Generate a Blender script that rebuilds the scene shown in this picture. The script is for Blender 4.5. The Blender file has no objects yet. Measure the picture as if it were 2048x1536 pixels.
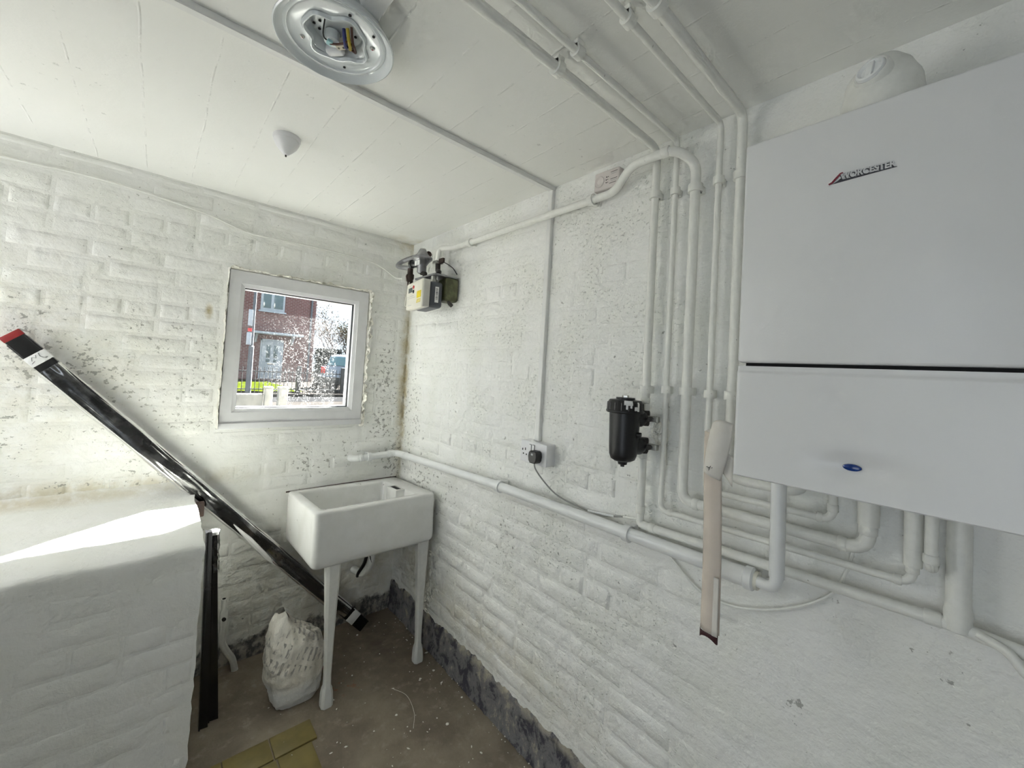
import bpy, bmesh, math, random
from mathutils import Vector, Matrix, noise

R = math.radians
random.seed(7)
sc = bpy.context.scene
col = sc.collection

# ------------------------------------------------------------------ camera
CAM = Vector((-1.21034, -2.37629, 1.51870))
YAW, PIT, ROL = R(41.1439), R(1.82593), R(3.35942)
fw = Vector((math.sin(YAW) * math.cos(PIT), math.cos(YAW) * math.cos(PIT), math.sin(PIT)))
rt0 = Vector((math.cos(YAW), -math.sin(YAW), 0))
up0 = rt0.cross(fw)
rt = rt0 * math.cos(ROL) + up0 * math.sin(ROL)
up = up0 * math.cos(ROL) - rt0 * math.sin(ROL)
cd = bpy.data.cameras.new('camera')
cd.sensor_width = 36.0
cd.lens = 805.04 / 2048 * 36.0
cd.shift_x = (1024 - 1016.52) / 2048
cd.shift_y = (717.57 - 768) / 2048
cd.clip_start = 0.02
cam = bpy.data.objects.new('camera', cd)
col.objects.link(cam)
m = Matrix((rt, up, -fw)).transposed().to_4x4()
m.translation = CAM
cam.matrix_world = m
sc.camera = cam

# ------------------------------------------------------------------ light
world = bpy.data.worlds.new('sky')
sc.world = world
world.use_nodes = True
bg = world.node_tree.nodes['Background']
bg.inputs['Color'].default_value = (0.80, 0.90, 1.0, 1)
bg.inputs['Strength'].default_value = 1.05

SUN = Vector((-0.29, -0.214, -0.364)).normalized()
sd = bpy.data.lights.new('sun', 'SUN')
sd.energy = 190.0
sd.angle = R(0.6)
sd.color = (1.0, 0.955, 0.87)
so = bpy.data.objects.new('sun', sd)
col.objects.link(so)
so.rotation_euler = SUN.to_track_quat('-Z', 'Y').to_euler()
so.location = (6, 8, 12)


XLW = -2.35     # face of the unseen side wall with the invented openings


def area(name, loc, target, sx, sy, energy, color=(1, 1, 1)):
    ld = bpy.data.lights.new(name, 'AREA')
    ld.shape = 'RECTANGLE'
    ld.size, ld.size_y = sx, sy
    ld.energy = energy
    ld.color = color
    o = bpy.data.objects.new(name, ld)
    col.objects.link(o)
    o.location = loc
    o.rotation_euler = (Vector(target) - Vector(loc)).to_track_quat('-Z', 'Z').to_euler()
    return o


# added fill light in an invented opening above the bunker, out of view
area('side_fill_light', (XLW - 0.05, -0.37, 1.52), (0.0, -0.37, 1.52), 0.58, 0.84, 5.4, (1.0, 0.99, 0.965))
# second added fill light, in an invented doorway of the same wall
area('camera_side_fill_light', (XLW - 0.05, -2.62, 1.05), (0.0, -2.62, 1.05), 0.78, 1.95, 1.5, (0.97, 0.99, 1.0))
# sky portal of the window
po = area('window_portal', (-0.625, 0.10, 1.56), (-0.625, -1.0, 1.56), 0.60, 0.66, 1.0)
po.data.cycles.is_portal = True

sc.view_settings.view_transform = 'Standard'
sc.view_settings.look = 'None'
sc.view_settings.gamma = 1.0
sc.view_settings.use_curve_mapping = False
sc.view_settings.exposure = 0.82
sc.cycles.max_bounces = 6
sc.cycles.diffuse_bounces = 5
sc.cycles.glossy_bounces = 3
sc.cycles.transparent_max_bounces = 8
sc.cycles.use_adaptive_sampling = True
sc.cycles.adaptive_threshold = 0.12
sc.cycles.adaptive_min_samples = 16
sc.cycles.use_denoising = True
sc.cycles.sample_clamp_indirect = 8.0


# ------------------------------------------------------------------ materials
class NT:
    """small wrapper to write node graphs"""
    def __init__(self, name):
        self.mat = bpy.data.materials.new(name)
        self.mat.use_nodes = True
        self.t = self.mat.node_tree
        self.b = self.t.nodes['Principled BSDF']
        self.out = self.t.nodes['Material Output']

    def n(self, typ, ins=None, **kw):
        nd = self.t.nodes.new(typ)
        for k, v in kw.items():
            setattr(nd, k, v)
        for k, v in (ins or {}).items():
            self.s(nd.inputs[k], v)
        return nd

    def s(self, sock, v):
        if isinstance(v, bpy.types.NodeSocket):
            self.t.links.new(v, sock)
        elif isinstance(v, bpy.types.Node):
            self.t.links.new(v.outputs[0], sock)
        elif isinstance(v, tuple) and len(v) == 3 and sock.type == 'RGBA':
            sock.default_value = (*v, 1)
        else:
            sock.default_value = v

    def pos(self):
        return self.n('ShaderNodeNewGeometry').outputs['Position']

    def obj(self):
        return self.n('ShaderNodeTexCoord').outputs['Object']

    def noise(self, vec, scale, detail=4.0, rough=0.55, out=0, dist=0.0):
        nd = self.n('ShaderNodeTexNoise', {'Vector': vec, 'Scale': scale, 'Detail': detail, 'Roughness': rough, 'Distortion': dist})
        return nd.outputs[out]

    def math(self, op, a, b=0.0, c=0.0, clamp=False):
        nd = self.n('ShaderNodeMath', operation=op, use_clamp=clamp)
        self.s(nd.inputs[0], a)
        self.s(nd.inputs[1], b)
        if op in ('MULTIPLY_ADD', 'SMOOTH_MIN'):
            self.s(nd.inputs[2], c)
        return nd.outputs[0]

    def ramp(self, v, a, b, lo=0.0, hi=1.0, smooth=True):
        nd = self.n('ShaderNodeMapRange', {0: v, 1: a, 2: b, 3: lo, 4: hi}, interpolation_type='SMOOTHSTEP' if smooth else 'LINEAR')
        return nd.outputs[0]

    def mix(self, f, a, b):
        nd = self.n('ShaderNodeMix', data_type='RGBA')
        self.s(nd.inputs[0], f)
        self.s(nd.inputs[6], a)
        self.s(nd.inputs[7], b)
        return nd.outputs[2]

    def vmap(self, vec, scale=(1, 1, 1), loc=(0, 0, 0), rot=(0, 0, 0)):
        return self.n('ShaderNodeMapping', {'Vector': vec, 'Scale': scale, 'Location': loc, 'Rotation': rot}).outputs[0]

    def sep(self, vec):
        return self.n('ShaderNodeSeparateXYZ', {0: vec}).outputs

    def blob(self, vec, c, r):
        """1 at c falling to 0 at the ellipsoid r"""
        d = self.n('ShaderNodeVectorMath', {0: vec, 1: c}, operation='SUBTRACT').outputs[0]
        d = self.n('ShaderNodeVectorMath', {0: d, 1: r}, operation='DIVIDE').outputs[0]
        l = self.n('ShaderNodeVectorMath', {0: d}, operation='LENGTH').outputs['Value']
        return self.ramp(l, 1.0, 0.0)

    def bump(self, h, strength, dist=0.01, normal=None):
        nd = self.n('ShaderNodeBump', {'Height': h, 'Strength': strength, 'Distance': dist})
        if normal is not None:
            self.s(nd.inputs['Normal'], normal)
        return nd.outputs[0]

    def done(self, color=None, rough=None, normal=None, metal=None, spec=None):
        for k, v in (('Base Color', color), ('Roughness', rough), ('Normal', normal), ('Metallic', metal), ('Specular IOR Level', spec)):
            if v is not None:
                self.s(self.b.inputs[k], v)
        return self.mat


def simple(name, color, rough=0.5, metal=0.0, vary=0.06, scale=14.0, bump=0.0, bscale=60.0, coat=0.0, spec=None):
    """a plain material with slight procedural variation"""
    t = NT(name)
    p = t.obj()
    n = t.noise(p, scale, 3.0)
    dark = tuple(c * (1 - vary) for c in color)
    lite = tuple(min(1, c * (1 + vary)) for c in color)
    c = t.mix(t.ramp(n, 0.3, 0.7), dark, lite)
    nm = t.bump(t.noise(p, bscale, 4.0), bump, 0.004) if bump else None
    t.done(c, rough, nm, metal, spec)
    if coat:
        t.b.inputs['Coat Weight'].default_value = coat
        t.b.inputs['Coat Roughness'].default_value = 0.08
    return t.mat


WHITE = (0.885, 0.884, 0.855)


def wall_mat(name, moulds, stains, dark_base=None, base=WHITE, rough_bump=0.55, mould_amt=1.0, crumbs=1.0):
    """white limewash on brick: brush relief, crumbs in the joints, mould specks with shapes of their own, yellow damp"""
    t = NT(name)
    p = t.pos()
    fine = t.noise(p, 170.0, 1.0, 0.6)
    mid = t.noise(p, 38.0, 3.0, 0.62)
    big = t.noise(p, 5.0, 3.0, 0.5)
    streak = t.noise(t.vmap(p, (9, 9, 70)), 1.0, 2.0, 0.6)
    c = t.mix(t.ramp(big, 0.3, 0.75), base, (base[0] * 0.955, base[1] * 0.96, base[2] * 0.93))
    c = t.mix(t.math('MULTIPLY', t.ramp(mid, 0.62, 0.8), 0.25), c, (0.60, 0.58, 0.50))
    tot = None
    for (cc, rr, s) in stains:
        b = t.math('MULTIPLY', t.blob(p, cc, rr), s)
        tot = b if tot is None else t.math('ADD', tot, b)
    if tot is not None:
        tot = t.math('MULTIPLY', t.math('MULTIPLY', tot, 1.25), t.ramp(t.noise(p, 11.0, 4.0, 0.7), 0.30, 0.62), clamp=True)
        c = t.mix(tot, c, (0.52, 0.45, 0.28))
    tot = None
    for (cc, rr, s) in moulds:
        b = t.math('MULTIPLY', t.blob(p, cc, rr), s)
        tot = b if tot is None else t.math('MAXIMUM', tot, b)
    if tot is not None:
        n1 = t.noise(t.vmap(p, (1, 1, 1.1)), 46.0, 3.0, 0.65)
        n2 = t.noise(p, 6.5, 3.0, 0.6)
        lev = t.math('ADD', n1, t.math('MULTIPLY', t.math('SUBTRACT', n2, 0.5), 0.40))
        thr = t.math('SUBTRACT', 0.70, t.math('MULTIPLY', tot, 0.15))
        spots = t.ramp(t.math('SUBTRACT', lev, thr), 0.0, 0.05)
        spots = t.math('MULTIPLY', spots, 0.62 * mould_amt, clamp=True)
        c = t.mix(spots, c, (0.17, 0.165, 0.135))
    # dark pits where paint misses the joints
    pit = t.math('MULTIPLY', t.ramp(t.math('MULTIPLY', streak, mid), 0.46, 0.56), t.ramp(big, 0.50, 0.62))
    c = t.mix(t.math('MULTIPLY', pit, 0.22 * crumbs), c, (0.27, 0.25, 0.21))
    if dark_base:
        ztop, amt = dark_base
        z = t.sep(p)[2]
        e = t.math('ADD', z, t.math('MULTIPLY', t.math('SUBTRACT', t.noise(p, 7.0, 6.0, 0.7), 0.5), 0.22))
        band = t.ramp(e, ztop + 0.012, ztop - 0.02)
        q = t.noise(t.vmap(p, (1, 1, 0.7)), 26.0, 7.0, 0.72)
        dc = t.mix(t.ramp(q, 0.42, 0.60), (0.045, 0.045, 0.055), (0.40, 0.38, 0.34))
        c = t.mix(t.math('MULTIPLY', band, amt), c, dc)
    lump = t.noise(p, 13.0, 2.0, 0.6, dist=0.6)
    h = t.math('ADD', t.math('MULTIPLY', fine, 0.10), t.math('MULTIPLY', mid, 0.55))
    h = t.math('ADD', h, t.math('MULTIPLY', streak, 0.10))
    h = t.math('ADD', h, t.math('MULTIPLY', lump, 1.0))
    crumb = t.math('MULTIPLY', t.ramp(t.noise(t.vmap(p, (1, 1, 1.6)), 62.0, 3.0, 0.7), 0.58, 0.70), t.ramp(big, 0.42, 0.60))
    # the rendered stretch below the boiler is smooth
    crumb = t.math('MULTIPLY', crumb, t.ramp(t.sep(p)[1], -2.0, -1.55))
    h = t.math('ADD', h, t.math('MULTIPLY', crumb, 0.6 * crumbs))
    nm = t.bump(h, rough_bump, 0.011)
    return t.done(c, 0.62, nm, spec=0.35)


M = {}
M['wall_back'] = wall_mat('limewash_back',
    [((-1.52, 0, 1.42), (0.55, 0.4, 0.50), 1.0), ((-1.12, 0, 1.40), (0.30, 0.4, 0.55), 0.9), ((-0.14, 0, 1.35), (0.20, 0.4, 0.75), 1.15),
     ((-0.45, 0, 0.98), (0.5, 0.4, 0.22), 0.85), ((-1.25, 0, 1.0), (0.5, .4, .3), 0.7), ((-0.05, 0, 0.95), (0.15, .3, .3), 1.2)],
    [((-1.7, 0, 1.45), (0.9, 0.4, 0.8), 0.20), ((0, 0, 1.45), (0.07, 0.3, 1.0), 0.85), ((-1.035, 0, 1.72), (0.022, 0.1, 0.055), 0.9), ((-1.4, 0, 0.93), (0.9, 0.2, 0.07), 0.5),
     ((0, 0, 2.28), (0.22, 0.2, 0.1), 0.5), ((-0.4, 0, .3), (.8, .4, .5), .35)],
    dark_base=(0.10, 0.9), rough_bump=0.5)
M['wall_right'] = wall_mat('limewash_side',
    [((0, -0.10, 1.25), (0.4, 0.28, 0.75), 1.0), ((0, -0.35, 0.86), (0.4, 0.5, 0.28), 0.95), ((0, -1.1, 0.82), (0.4, 0.7, 0.20), 0.55), ((0, -2.11, 0.76), (0.4, 0.05, 0.11), 0.95)],
    [((0, 0, 1.35), (0.3, 0.06, 0.9), 0.9), ((0, -0.9, 0.30), (0.3, 1.1, 0.16), 0.28), ((0, -0.25, 0.5), (.3, .3, .4), .35)],
    rough_bump=0.75)
M['wall_low'] = wall_mat('limewash_bunker', [], [((-1.6, 0, 0.90), (1.0, 0.09, 0.06), 0.6)], base=(0.87, 0.87, 0.845), rough_bump=0.35, crumbs=0.35)
M['wall_plain'] = wall_mat('limewash_plain', [], [], rough_bump=0.3, crumbs=0.2)
M['bare_brick'] = wall_mat('grey_render', [], [], base=(0.50, 0.49, 0.475), rough_bump=0.5)
M['plaster'] = wall_mat('plaster_edge', [], [((-0.6, 0, 1.5), (1, 1, 1), 0.15)], base=(0.86, 0.84, 0.78), rough_bump=0.8)


def ceiling_mat():
    t = NT('limewashed_concrete')
    p = t.pos()
    x, y, z = t.sep(p)
    wob = t.math('MULTIPLY', t.math('SUBTRACT', t.noise(p, 3.0, 2.0), 0.5), 0.02)
    f = t.math('FRACT', t.math('DIVIDE', t.math('ADD', x, wob), 0.152))
    ridge = t.math('SUBTRACT', 1.0, t.math('MULTIPLY', t.math('ABSOLUTE', t.math('SUBTRACT', f, 0.5)), 2.0))
    line = t.ramp(ridge, 0.95, 1.0)
    pres = t.ramp(t.noise(t.vmap(p, (6, 14, 1)), 1.0, 5.0, 0.7), 0.42, 0.60)
    fine = t.noise(p, 130.0, 3.0)
    pn = t.noise(p, 34.0, 5.0, 0.7)
    cl = t.noise(p, 2.6, 2.0)
    pits = t.ramp(t.math('ADD', pn, t.math('MULTIPLY', t.math('SUBTRACT', cl, 0.5), 0.30)), 0.68, 0.74)
    lp = t.math('MULTIPLY', line, pres)
    h = t.math('ADD', t.math('MULTIPLY', lp, 0.55), t.math('MULTIPLY', fine, 0.10))
    h = t.math('SUBTRACT', h, t.math('MULTIPLY', pits, 1.0))
    h = t.math('ADD', h, t.math('MULTIPLY', t.noise(p, 14.0, 4.0), 0.35))
    big = t.noise(p, 2.0, 3.0)
    c = t.mix(t.ramp(big, 0.3, 0.7), (0.885, 0.884, 0.85), (0.865, 0.862, 0.82))
    c = t.mix(t.math('MULTIPLY', pits, 0.25), c, (0.30, 0.29, 0.26))
    yel = t.math('MULTIPLY', t.blob(p, (0, 0, 2.3), (0.35, 0.3, 0.3)), t.ramp(t.noise(p, 9.0, 5.0), .35, .65))
    c = t.mix(t.math('MULTIPLY', yel, .45), c, (0.5, 0.43, 0.28))
    return t.done(c, 0.62, t.bump(h, 0.55, 0.006), spec=0.3)


M['ceiling'] = ceiling_mat()


def floor_mat():
    t = NT('dirty_concrete')
    p = t.pos()
    a = t.noise(p, 3.2, 7.0, 0.62)
    b = t.noise(p, 20.0, 6.0, 0.65)
    c = t.mix(t.ramp(a, 0.32, 0.68), (0.185, 0.150, 0.112), (0.315, 0.268, 0.205))
    c = t.mix(t.math('MULTIPLY', t.ramp(b, 0.52, 0.72), 0.5), c, (0.42, 0.37, 0.30))
    damp = t.math('MULTIPLY', t.blob(p, (-0.15, -0.25, 0), (0.55, 0.5, 0.5)), t.ramp(t.noise(p, 6.0, 5.0), 0.30, 0.6))
    c = t.mix(t.math('MULTIPLY', damp, 0.75), c, (0.085, 0.062, 0.046))
    rust = t.math('MULTIPLY', t.blob(p, (-0.45, -0.47, 0), (0.16, 0.08, 0.1)), t.ramp(t.noise(p, 26.0, 4.0), 0.55, 0.66))
    c = t.mix(t.math('MULTIPLY', rust, 0.6), c, (0.30, 0.09, 0.03))
    h = t.math('ADD', t.math('MULTIPLY', b, 0.6), t.math('MULTIPLY', t.noise(p, 90.0, 3.0), 0.3))
    return t.done(c, 0.72, t.bump(h, 0.55, 0.006), spec=0.3)


M['floor'] = floor_mat()


def plinth_mat():
    t = NT('peeling_bitumen')
    p = t.pos()
    q = t.noise(t.vmap(p, (1, 1, 0.75)), 15.0, 8.0, 0.75, dist=0.4)
    w = t.noise(p, 3.0, 3.0)
    k = t.math('ADD', q, t.math('MULTIPLY', t.math('SUBTRACT', w, 0.5), 0.35))
    c = t.mix(t.ramp(k, 0.44, 0.53), (0.055, 0.053, 0.068), (0.20, 0.195, 0.20))
    c = t.mix(t.ramp(k, 0.57, 0.66), c, (0.43, 0.39, 0.31))
    z = t.sep(p)[2]
    top = t.math('MULTIPLY', t.ramp(z, 0.12, 0.19), t.ramp(t.noise(p, 17.0, 6.0), 0.42, 0.6))
    c = t.mix(top, c, (0.46, 0.42, 0.33))
    h = t.math('ADD', q, t.math('MULTIPLY', t.noise(p, 80.0, 3.0), 0.4))
    return t.done(c, 0.7, t.bump(h, 0.8, 0.008))


M['plinth'] = plinth_mat()


def paint_pipe(name, base):
    t = NT(name)
    p = t.obj()
    n = t.noise(p, 40.0, 5.0, 0.65)
    c = t.mix(t.ramp(n, 0.3, 0.7), tuple(v * 0.93 for v in base), base)
    c = t.mix(t.math('MULTIPLY', t.ramp(t.noise(p, 75.0, 3.0), 0.73, 0.78), 0.6), c, (0.18, 0.15, 0.12))
    return t.done(c, 0.42, t.bump(n, 0.22, 0.004))


M['pipe'] = paint_pipe('white_gloss_paint', (0.85, 0.85, 0.80))
M['upvc'] = simple('white_plastic_pipe', (0.82, 0.83, 0.82), 0.3, vary=0.03)
M['window_frame'] = simple('white_upvc', (0.70, 0.70, 0.71), 0.32, vary=0.03)
M['gasket'] = simple('black_rubber', (0.02, 0.02, 0.022), 0.6)
M['boiler'] = simple('white_powder_coat', (0.74, 0.74, 0.735), 0.34, vary=0.015, scale=3, bump=0.04, bscale=400)
M['boiler_grey'] = simple('grey_steel', (0.30, 0.30, 0.30), 0.5)
M['blue'] = simple('blue_lens', (0.004, 0.035, 0.20), 0.15, coat=0.6)
M['badge_dark'] = simple('badge_shadow_grey', (0.05, 0.05, 0.06), 0.35)
M['badge_light'] = simple('badge_silver', (0.62, 0.62, 0.63), 0.3, metal=0.3)
M['badge_red'] = simple('badge_red', (0.22, 0.012, 0.03), 0.3, coat=0.4)
M['ceramic'] = None
M['trunk'] = simple('white_trunking', (0.80, 0.80, 0.78), 0.36, vary=0.03)
M['plastic_white'] = simple('white_moulded_plastic', (0.80, 0.80, 0.81), 0.32, vary=0.02)
M['plastic_pink'] = simple('aged_white_plastic', (0.66, 0.61, 0.585), 0.4, vary=0.04)
M['black_plastic'] = simple('black_plastic', (0.012, 0.012, 0.013), 0.38, vary=0.2, bump=0.05)
M['black_gloss'] = simple('glossy_black_plastic', (0.012, 0.012, 0.013), 0.14, vary=0.2, bump=0.06, bscale=25)
M['hole'] = simple('dark_hole', (0.008, 0.008, 0.008), 0.8)
M['grey_label'] = simple('grey_label', (0.45, 0.45, 0.46), 0.5)
M['chrome'] = simple('chrome', (0.62, 0.60, 0.56), 0.22, metal=1.0)
M['grey_metal'] = simple('cast_grey_metal', (0.30, 0.30, 0.31), 0.42, metal=0.7, vary=0.2, bump=0.2)
M['silver'] = simple('galvanised_metal', (0.50, 0.50, 0.47), 0.4, metal=0.8, vary=0.15)
M['rust'] = simple('rusty_brown_metal', (0.055, 0.032, 0.024), 0.6, vary=0.4, bump=0.4)
M['dark_steel'] = simple('dark_fitting', (0.05, 0.045, 0.04), 0.45, metal=0.4, vary=0.3)
M['olive'] = simple('olive_green_casing', (0.10, 0.105, 0.045), 0.45, vary=0.35, scale=30)
M['cream'] = simple('cream_plastic', (0.80, 0.775, 0.68), 0.38, vary=0.03)
M['slate'] = simple('slate_grey_casing', (0.075, 0.082, 0.095), 0.42, vary=0.08)
M['lip_grey'] = simple('pale_grey_rim', (0.55, 0.54, 0.50), 0.4)
M['lcd'] = simple('lcd_grey', (0.10, 0.115, 0.12), 0.2)
M['red'] = simple('red_plastic', (0.55, 0.02, 0.02), 0.4)
M['red_paint'] = simple('red_paint', (0.28, 0.022, 0.022), 0.45, vary=0.2)
M['yellow'] = simple('yellow_sticker', (0.75, 0.60, 0.02), 0.45)
M['paper_white'] = simple('white_sticker', (0.80, 0.80, 0.79), 0.6)
M['ink'] = simple('black_ink', (0.03, 0.03, 0.03), 0.7)
M['beige'] = simple('ceramic_terminal', (0.52, 0.46, 0.36), 0.5)
M['wire_blue'] = simple('blue_wire', (0.03, 0.035, 0.16), 0.4)
M['wire_yellow'] = simple('yellow_green_wire', (0.42, 0.32, 0.03), 0.4)
M['wire_brown'] = simple('brown_wire', (0.07, 0.022, 0.012), 0.4)
M['cyan'] = simple('pale_cyan_clip', (0.30, 0.52, 0.55), 0.35)
M['grey_cord'] = simple('grey_cord', (0.33, 0.33, 0.31), 0.45)
M['enamel'] = simple('white_enamel', (0.72, 0.76, 0.77), 0.16, vary=0.02, coat=0.5)
M['concrete_wall'] = simple('weathered_concrete', (0.22, 0.21, 0.19), 0.85, vary=0.18, scale=5, bump=0.3)
M['tile'] = simple('olive_yellow_tile', (0.225, 0.178, 0.062), 0.4, vary=0.18, scale=9, bump=0.1)


def ceramic_mat():
    t = NT('glazed_fireclay')
    p = t.obj()
    n = t.noise(p, 7.0, 5.0, 0.6)
    c = t.mix(t.ramp(n, 0.35, 0.7), (0.79, 0.79, 0.77), (0.72, 0.72, 0.69))
    z = t.sep(p)[2]
    y = t.sep(p)[1]
    dirt = t.ramp(t.math('ADD', t.noise(p, 38.0, 5.0, 0.7), t.math('MULTIPLY', t.ramp(y, -0.12, 0.0), 0.06)), 0.70, 0.76)
    c = t.mix(t.math('MULTIPLY', dirt, 0.6), c, (0.22, 0.21, 0.18))
    return t.done(c, 0.22, t.bump(n, 0.05, 0.004))


M['ceramic'] = ceramic_mat()
M['leg_paint'] = paint_pipe('white_painted_iron', (0.72, 0.72, 0.69))


def sack_mat():
    t = NT('printed_plastic_sack')
    p = t.obj()
    x, y, z = t.sep(p)
    # rows of small grey print, broken into words, on the upper part
    w = t.vmap(p, (1, 1, 1), (0, 0, 0), (0, R(-24), 0))
    wx, wy, wz = t.sep(w)
    row = t.math('FRACT', t.math('MULTIPLY', wx, 42.0))
    rowm = t.math('MULTIPLY', t.ramp(row, 0.40, 0.48), t.ramp(row, 0.95, 0.87))
    words = t.ramp(t.noise(t.vmap(w, (46, 46, 15)), 1.0, 2.0, 0.7), 0.47, 0.52)
    zone = t.math('MULTIPLY', t.ramp(z, 0.14, 0.16), t.ramp(z, 0.325, 0.30))
    gap = t.ramp(t.math('ABSOLUTE', t.math('SUBTRACT', t.math('FRACT', t.math('MULTIPLY', wz, 15.0)), 0.5)), 0.12, 0.16)
    txt = t.math('MULTIPLY', t.math('MULTIPLY', rowm, words), t.math('MULTIPLY', zone, gap))
    n = t.noise(p, 9.0, 5.0)
    c = t.mix(t.ramp(n, 0.35, 0.7), (0.72, 0.68, 0.60), (0.80, 0.77, 0.70))
    c = t.mix(t.ramp(z, 0.12, 0.06), c, (0.74, 0.74, 0.72))
    dirt = t.math('MULTIPLY', t.blob(p, (0.07, -0.03, 0.27), (0.09, 0.14, 0.08)), t.ramp(t.noise(p, 30.0, 5.0), 0.40, 0.58))
    c = t.mix(t.math('MULTIPLY', dirt, 0.75), c, (0.17, 0.14, 0.10))
    c = t.mix(t.math('MULTIPLY', txt, 0.62), c, (0.20, 0.19, 0.18))
    wr = t.noise(p, 26.0, 5.0, 0.6)
    return t.done(c, 0.38, t.bump(wr, 0.55, 0.012))


M['sack'] = sack_mat()


def paper_mat():
    t = NT('curling_paper')
    p = t.obj()
    n = t.noise(p, 30.0, 3.0)
    c = t.mix(t.ramp(n, 0.3, 0.7), (0.66, 0.63, 0.57), (0.70, 0.67, 0.62))
    return t.done(c, 0.75)


M['paper'] = paper_mat()
M['paper_tan'] = simple('tan_paper', (0.63, 0.555, 0.48), 0.75, vary=0.05)
M['maroon'] = simple('maroon_tape', (0.045, 0.008, 0.012), 0.6)


def film_mat():
    t = NT('clear_wrap_film')
    t.t.nodes.remove(t.b)
    tr = t.n('ShaderNodeBsdfTransparent', {'Color': (0.93, 0.93, 0.92, 1)})
    gl = t.n('ShaderNodeBsdfGlossy', {'Color': (0.9, 0.9, 0.9, 1), 'Roughness': 0.12})
    fr = t.n('ShaderNodeFresnel', {'IOR': 1.6})
    p = t.obj()
    f = t.math('ADD', t.math('MULTIPLY', fr.outputs[0], 0.8), t.math('MULTIPLY', t.ramp(t.noise(p, 9.0, 4.0), 0.5, 0.7), 0.25), clamp=True)
    mx = t.n('ShaderNodeMixShader', {0: f, 1: tr, 2: gl})
    t.s(t.out.inputs['Surface'], mx)
    return t.mat


M['film'] = film_mat()


def pane_mat():
    """clear float glass with dried dust and rain spots on it"""
    t = NT('dusty_window_glass')
    t.t.nodes.remove(t.b)
    p = t.pos()
    tr = t.n('ShaderNodeBsdfTransparent', {'Color': (0.90, 0.93, 0.94, 1)})
    gl = t.n('ShaderNodeBsdfGlossy', {'Color': (1, 1, 1, 1), 'Roughness': 0.02})
    fr = t.n('ShaderNodeFresnel', {'IOR': 1.45})
    clear = t.n('ShaderNodeMixShader', {0: t.math('MULTIPLY', fr.outputs[0], 0.6), 1: tr, 2: gl})
    df = t.n('ShaderNodeBsdfTranslucent', {'Color': (0.92, 0.94, 0.97, 1)})
    dd = t.n('ShaderNodeBsdfDiffuse', {'Color': (0.85, 0.85, 0.84, 1)})
    dust = t.n('ShaderNodeMixShader', {0: 0.35, 1: df, 2: dd})
    vo = t.n('ShaderNodeTexVoronoi', {'Vector': p, 'Scale': 62.0, 'Randomness': 1.0})
    spot = t.ramp(vo.outputs['Distance'], 0.30, 0.15)
    vo2 = t.n('ShaderNodeTexVoronoi', {'Vector': p, 'Scale': 128.0, 'Randomness': 1.0})
    spot = t.math('MAXIMUM', t.math('MULTIPLY', spot, 0.75), t.math('MULTIPLY', t.ramp(vo2.outputs['Distance'], 0.42, 0.25), 0.6))
    keep = t.ramp(t.noise(p, 34.0, 4.0, 0.7), 0.42, 0.54)
    zone = t.math('MAXIMUM', t.blob(p, (-0.56, 0.03, 1.50), (0.30, 0.4, 0.42)), t.blob(p, (-0.44, 0.03, 1.42), (0.2, 0.4, 0.3)))
    zone = t.math('ADD', t.math('MULTIPLY', zone, 1.3), 0.10, clamp=True)
    haze = t.math('MULTIPLY', zone, t.ramp(t.noise(p, 5.0, 4.0), 0.25, 0.75))
    f = t.math('ADD', t.math('MULTIPLY', t.math('MULTIPLY', spot, keep), t.math('MULTIPLY', zone, 0.075)), t.math('ADD', t.math('MULTIPLY', haze, 0.005), 0.001), clamp=True)
    mx = t.n('ShaderNodeMixShader', {0: f, 1: clear, 2: dust})
    t.s(t.out.inputs['Surface'], mx)
    return t.mat


M['pane'] = pane_mat()


# ------------------------------------------------------------------ geometry helpers
def tag(o, label=None, cat=None, group=None, kind=None):
    if label:
        o['label'] = label
    if cat:
        o['category'] = cat
    if group:
        o['group'] = group
    if kind:
        o['kind'] = kind
    return o


def empty(name, loc=(0, 0, 0), label=None, cat=None, group=None, kind=None):
    o = bpy.data.objects.new(name, None)
    o.empty_display_size = 0.05
    o.location = loc
    col.objects.link(o)
    return tag(o, label, cat, group, kind)


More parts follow.
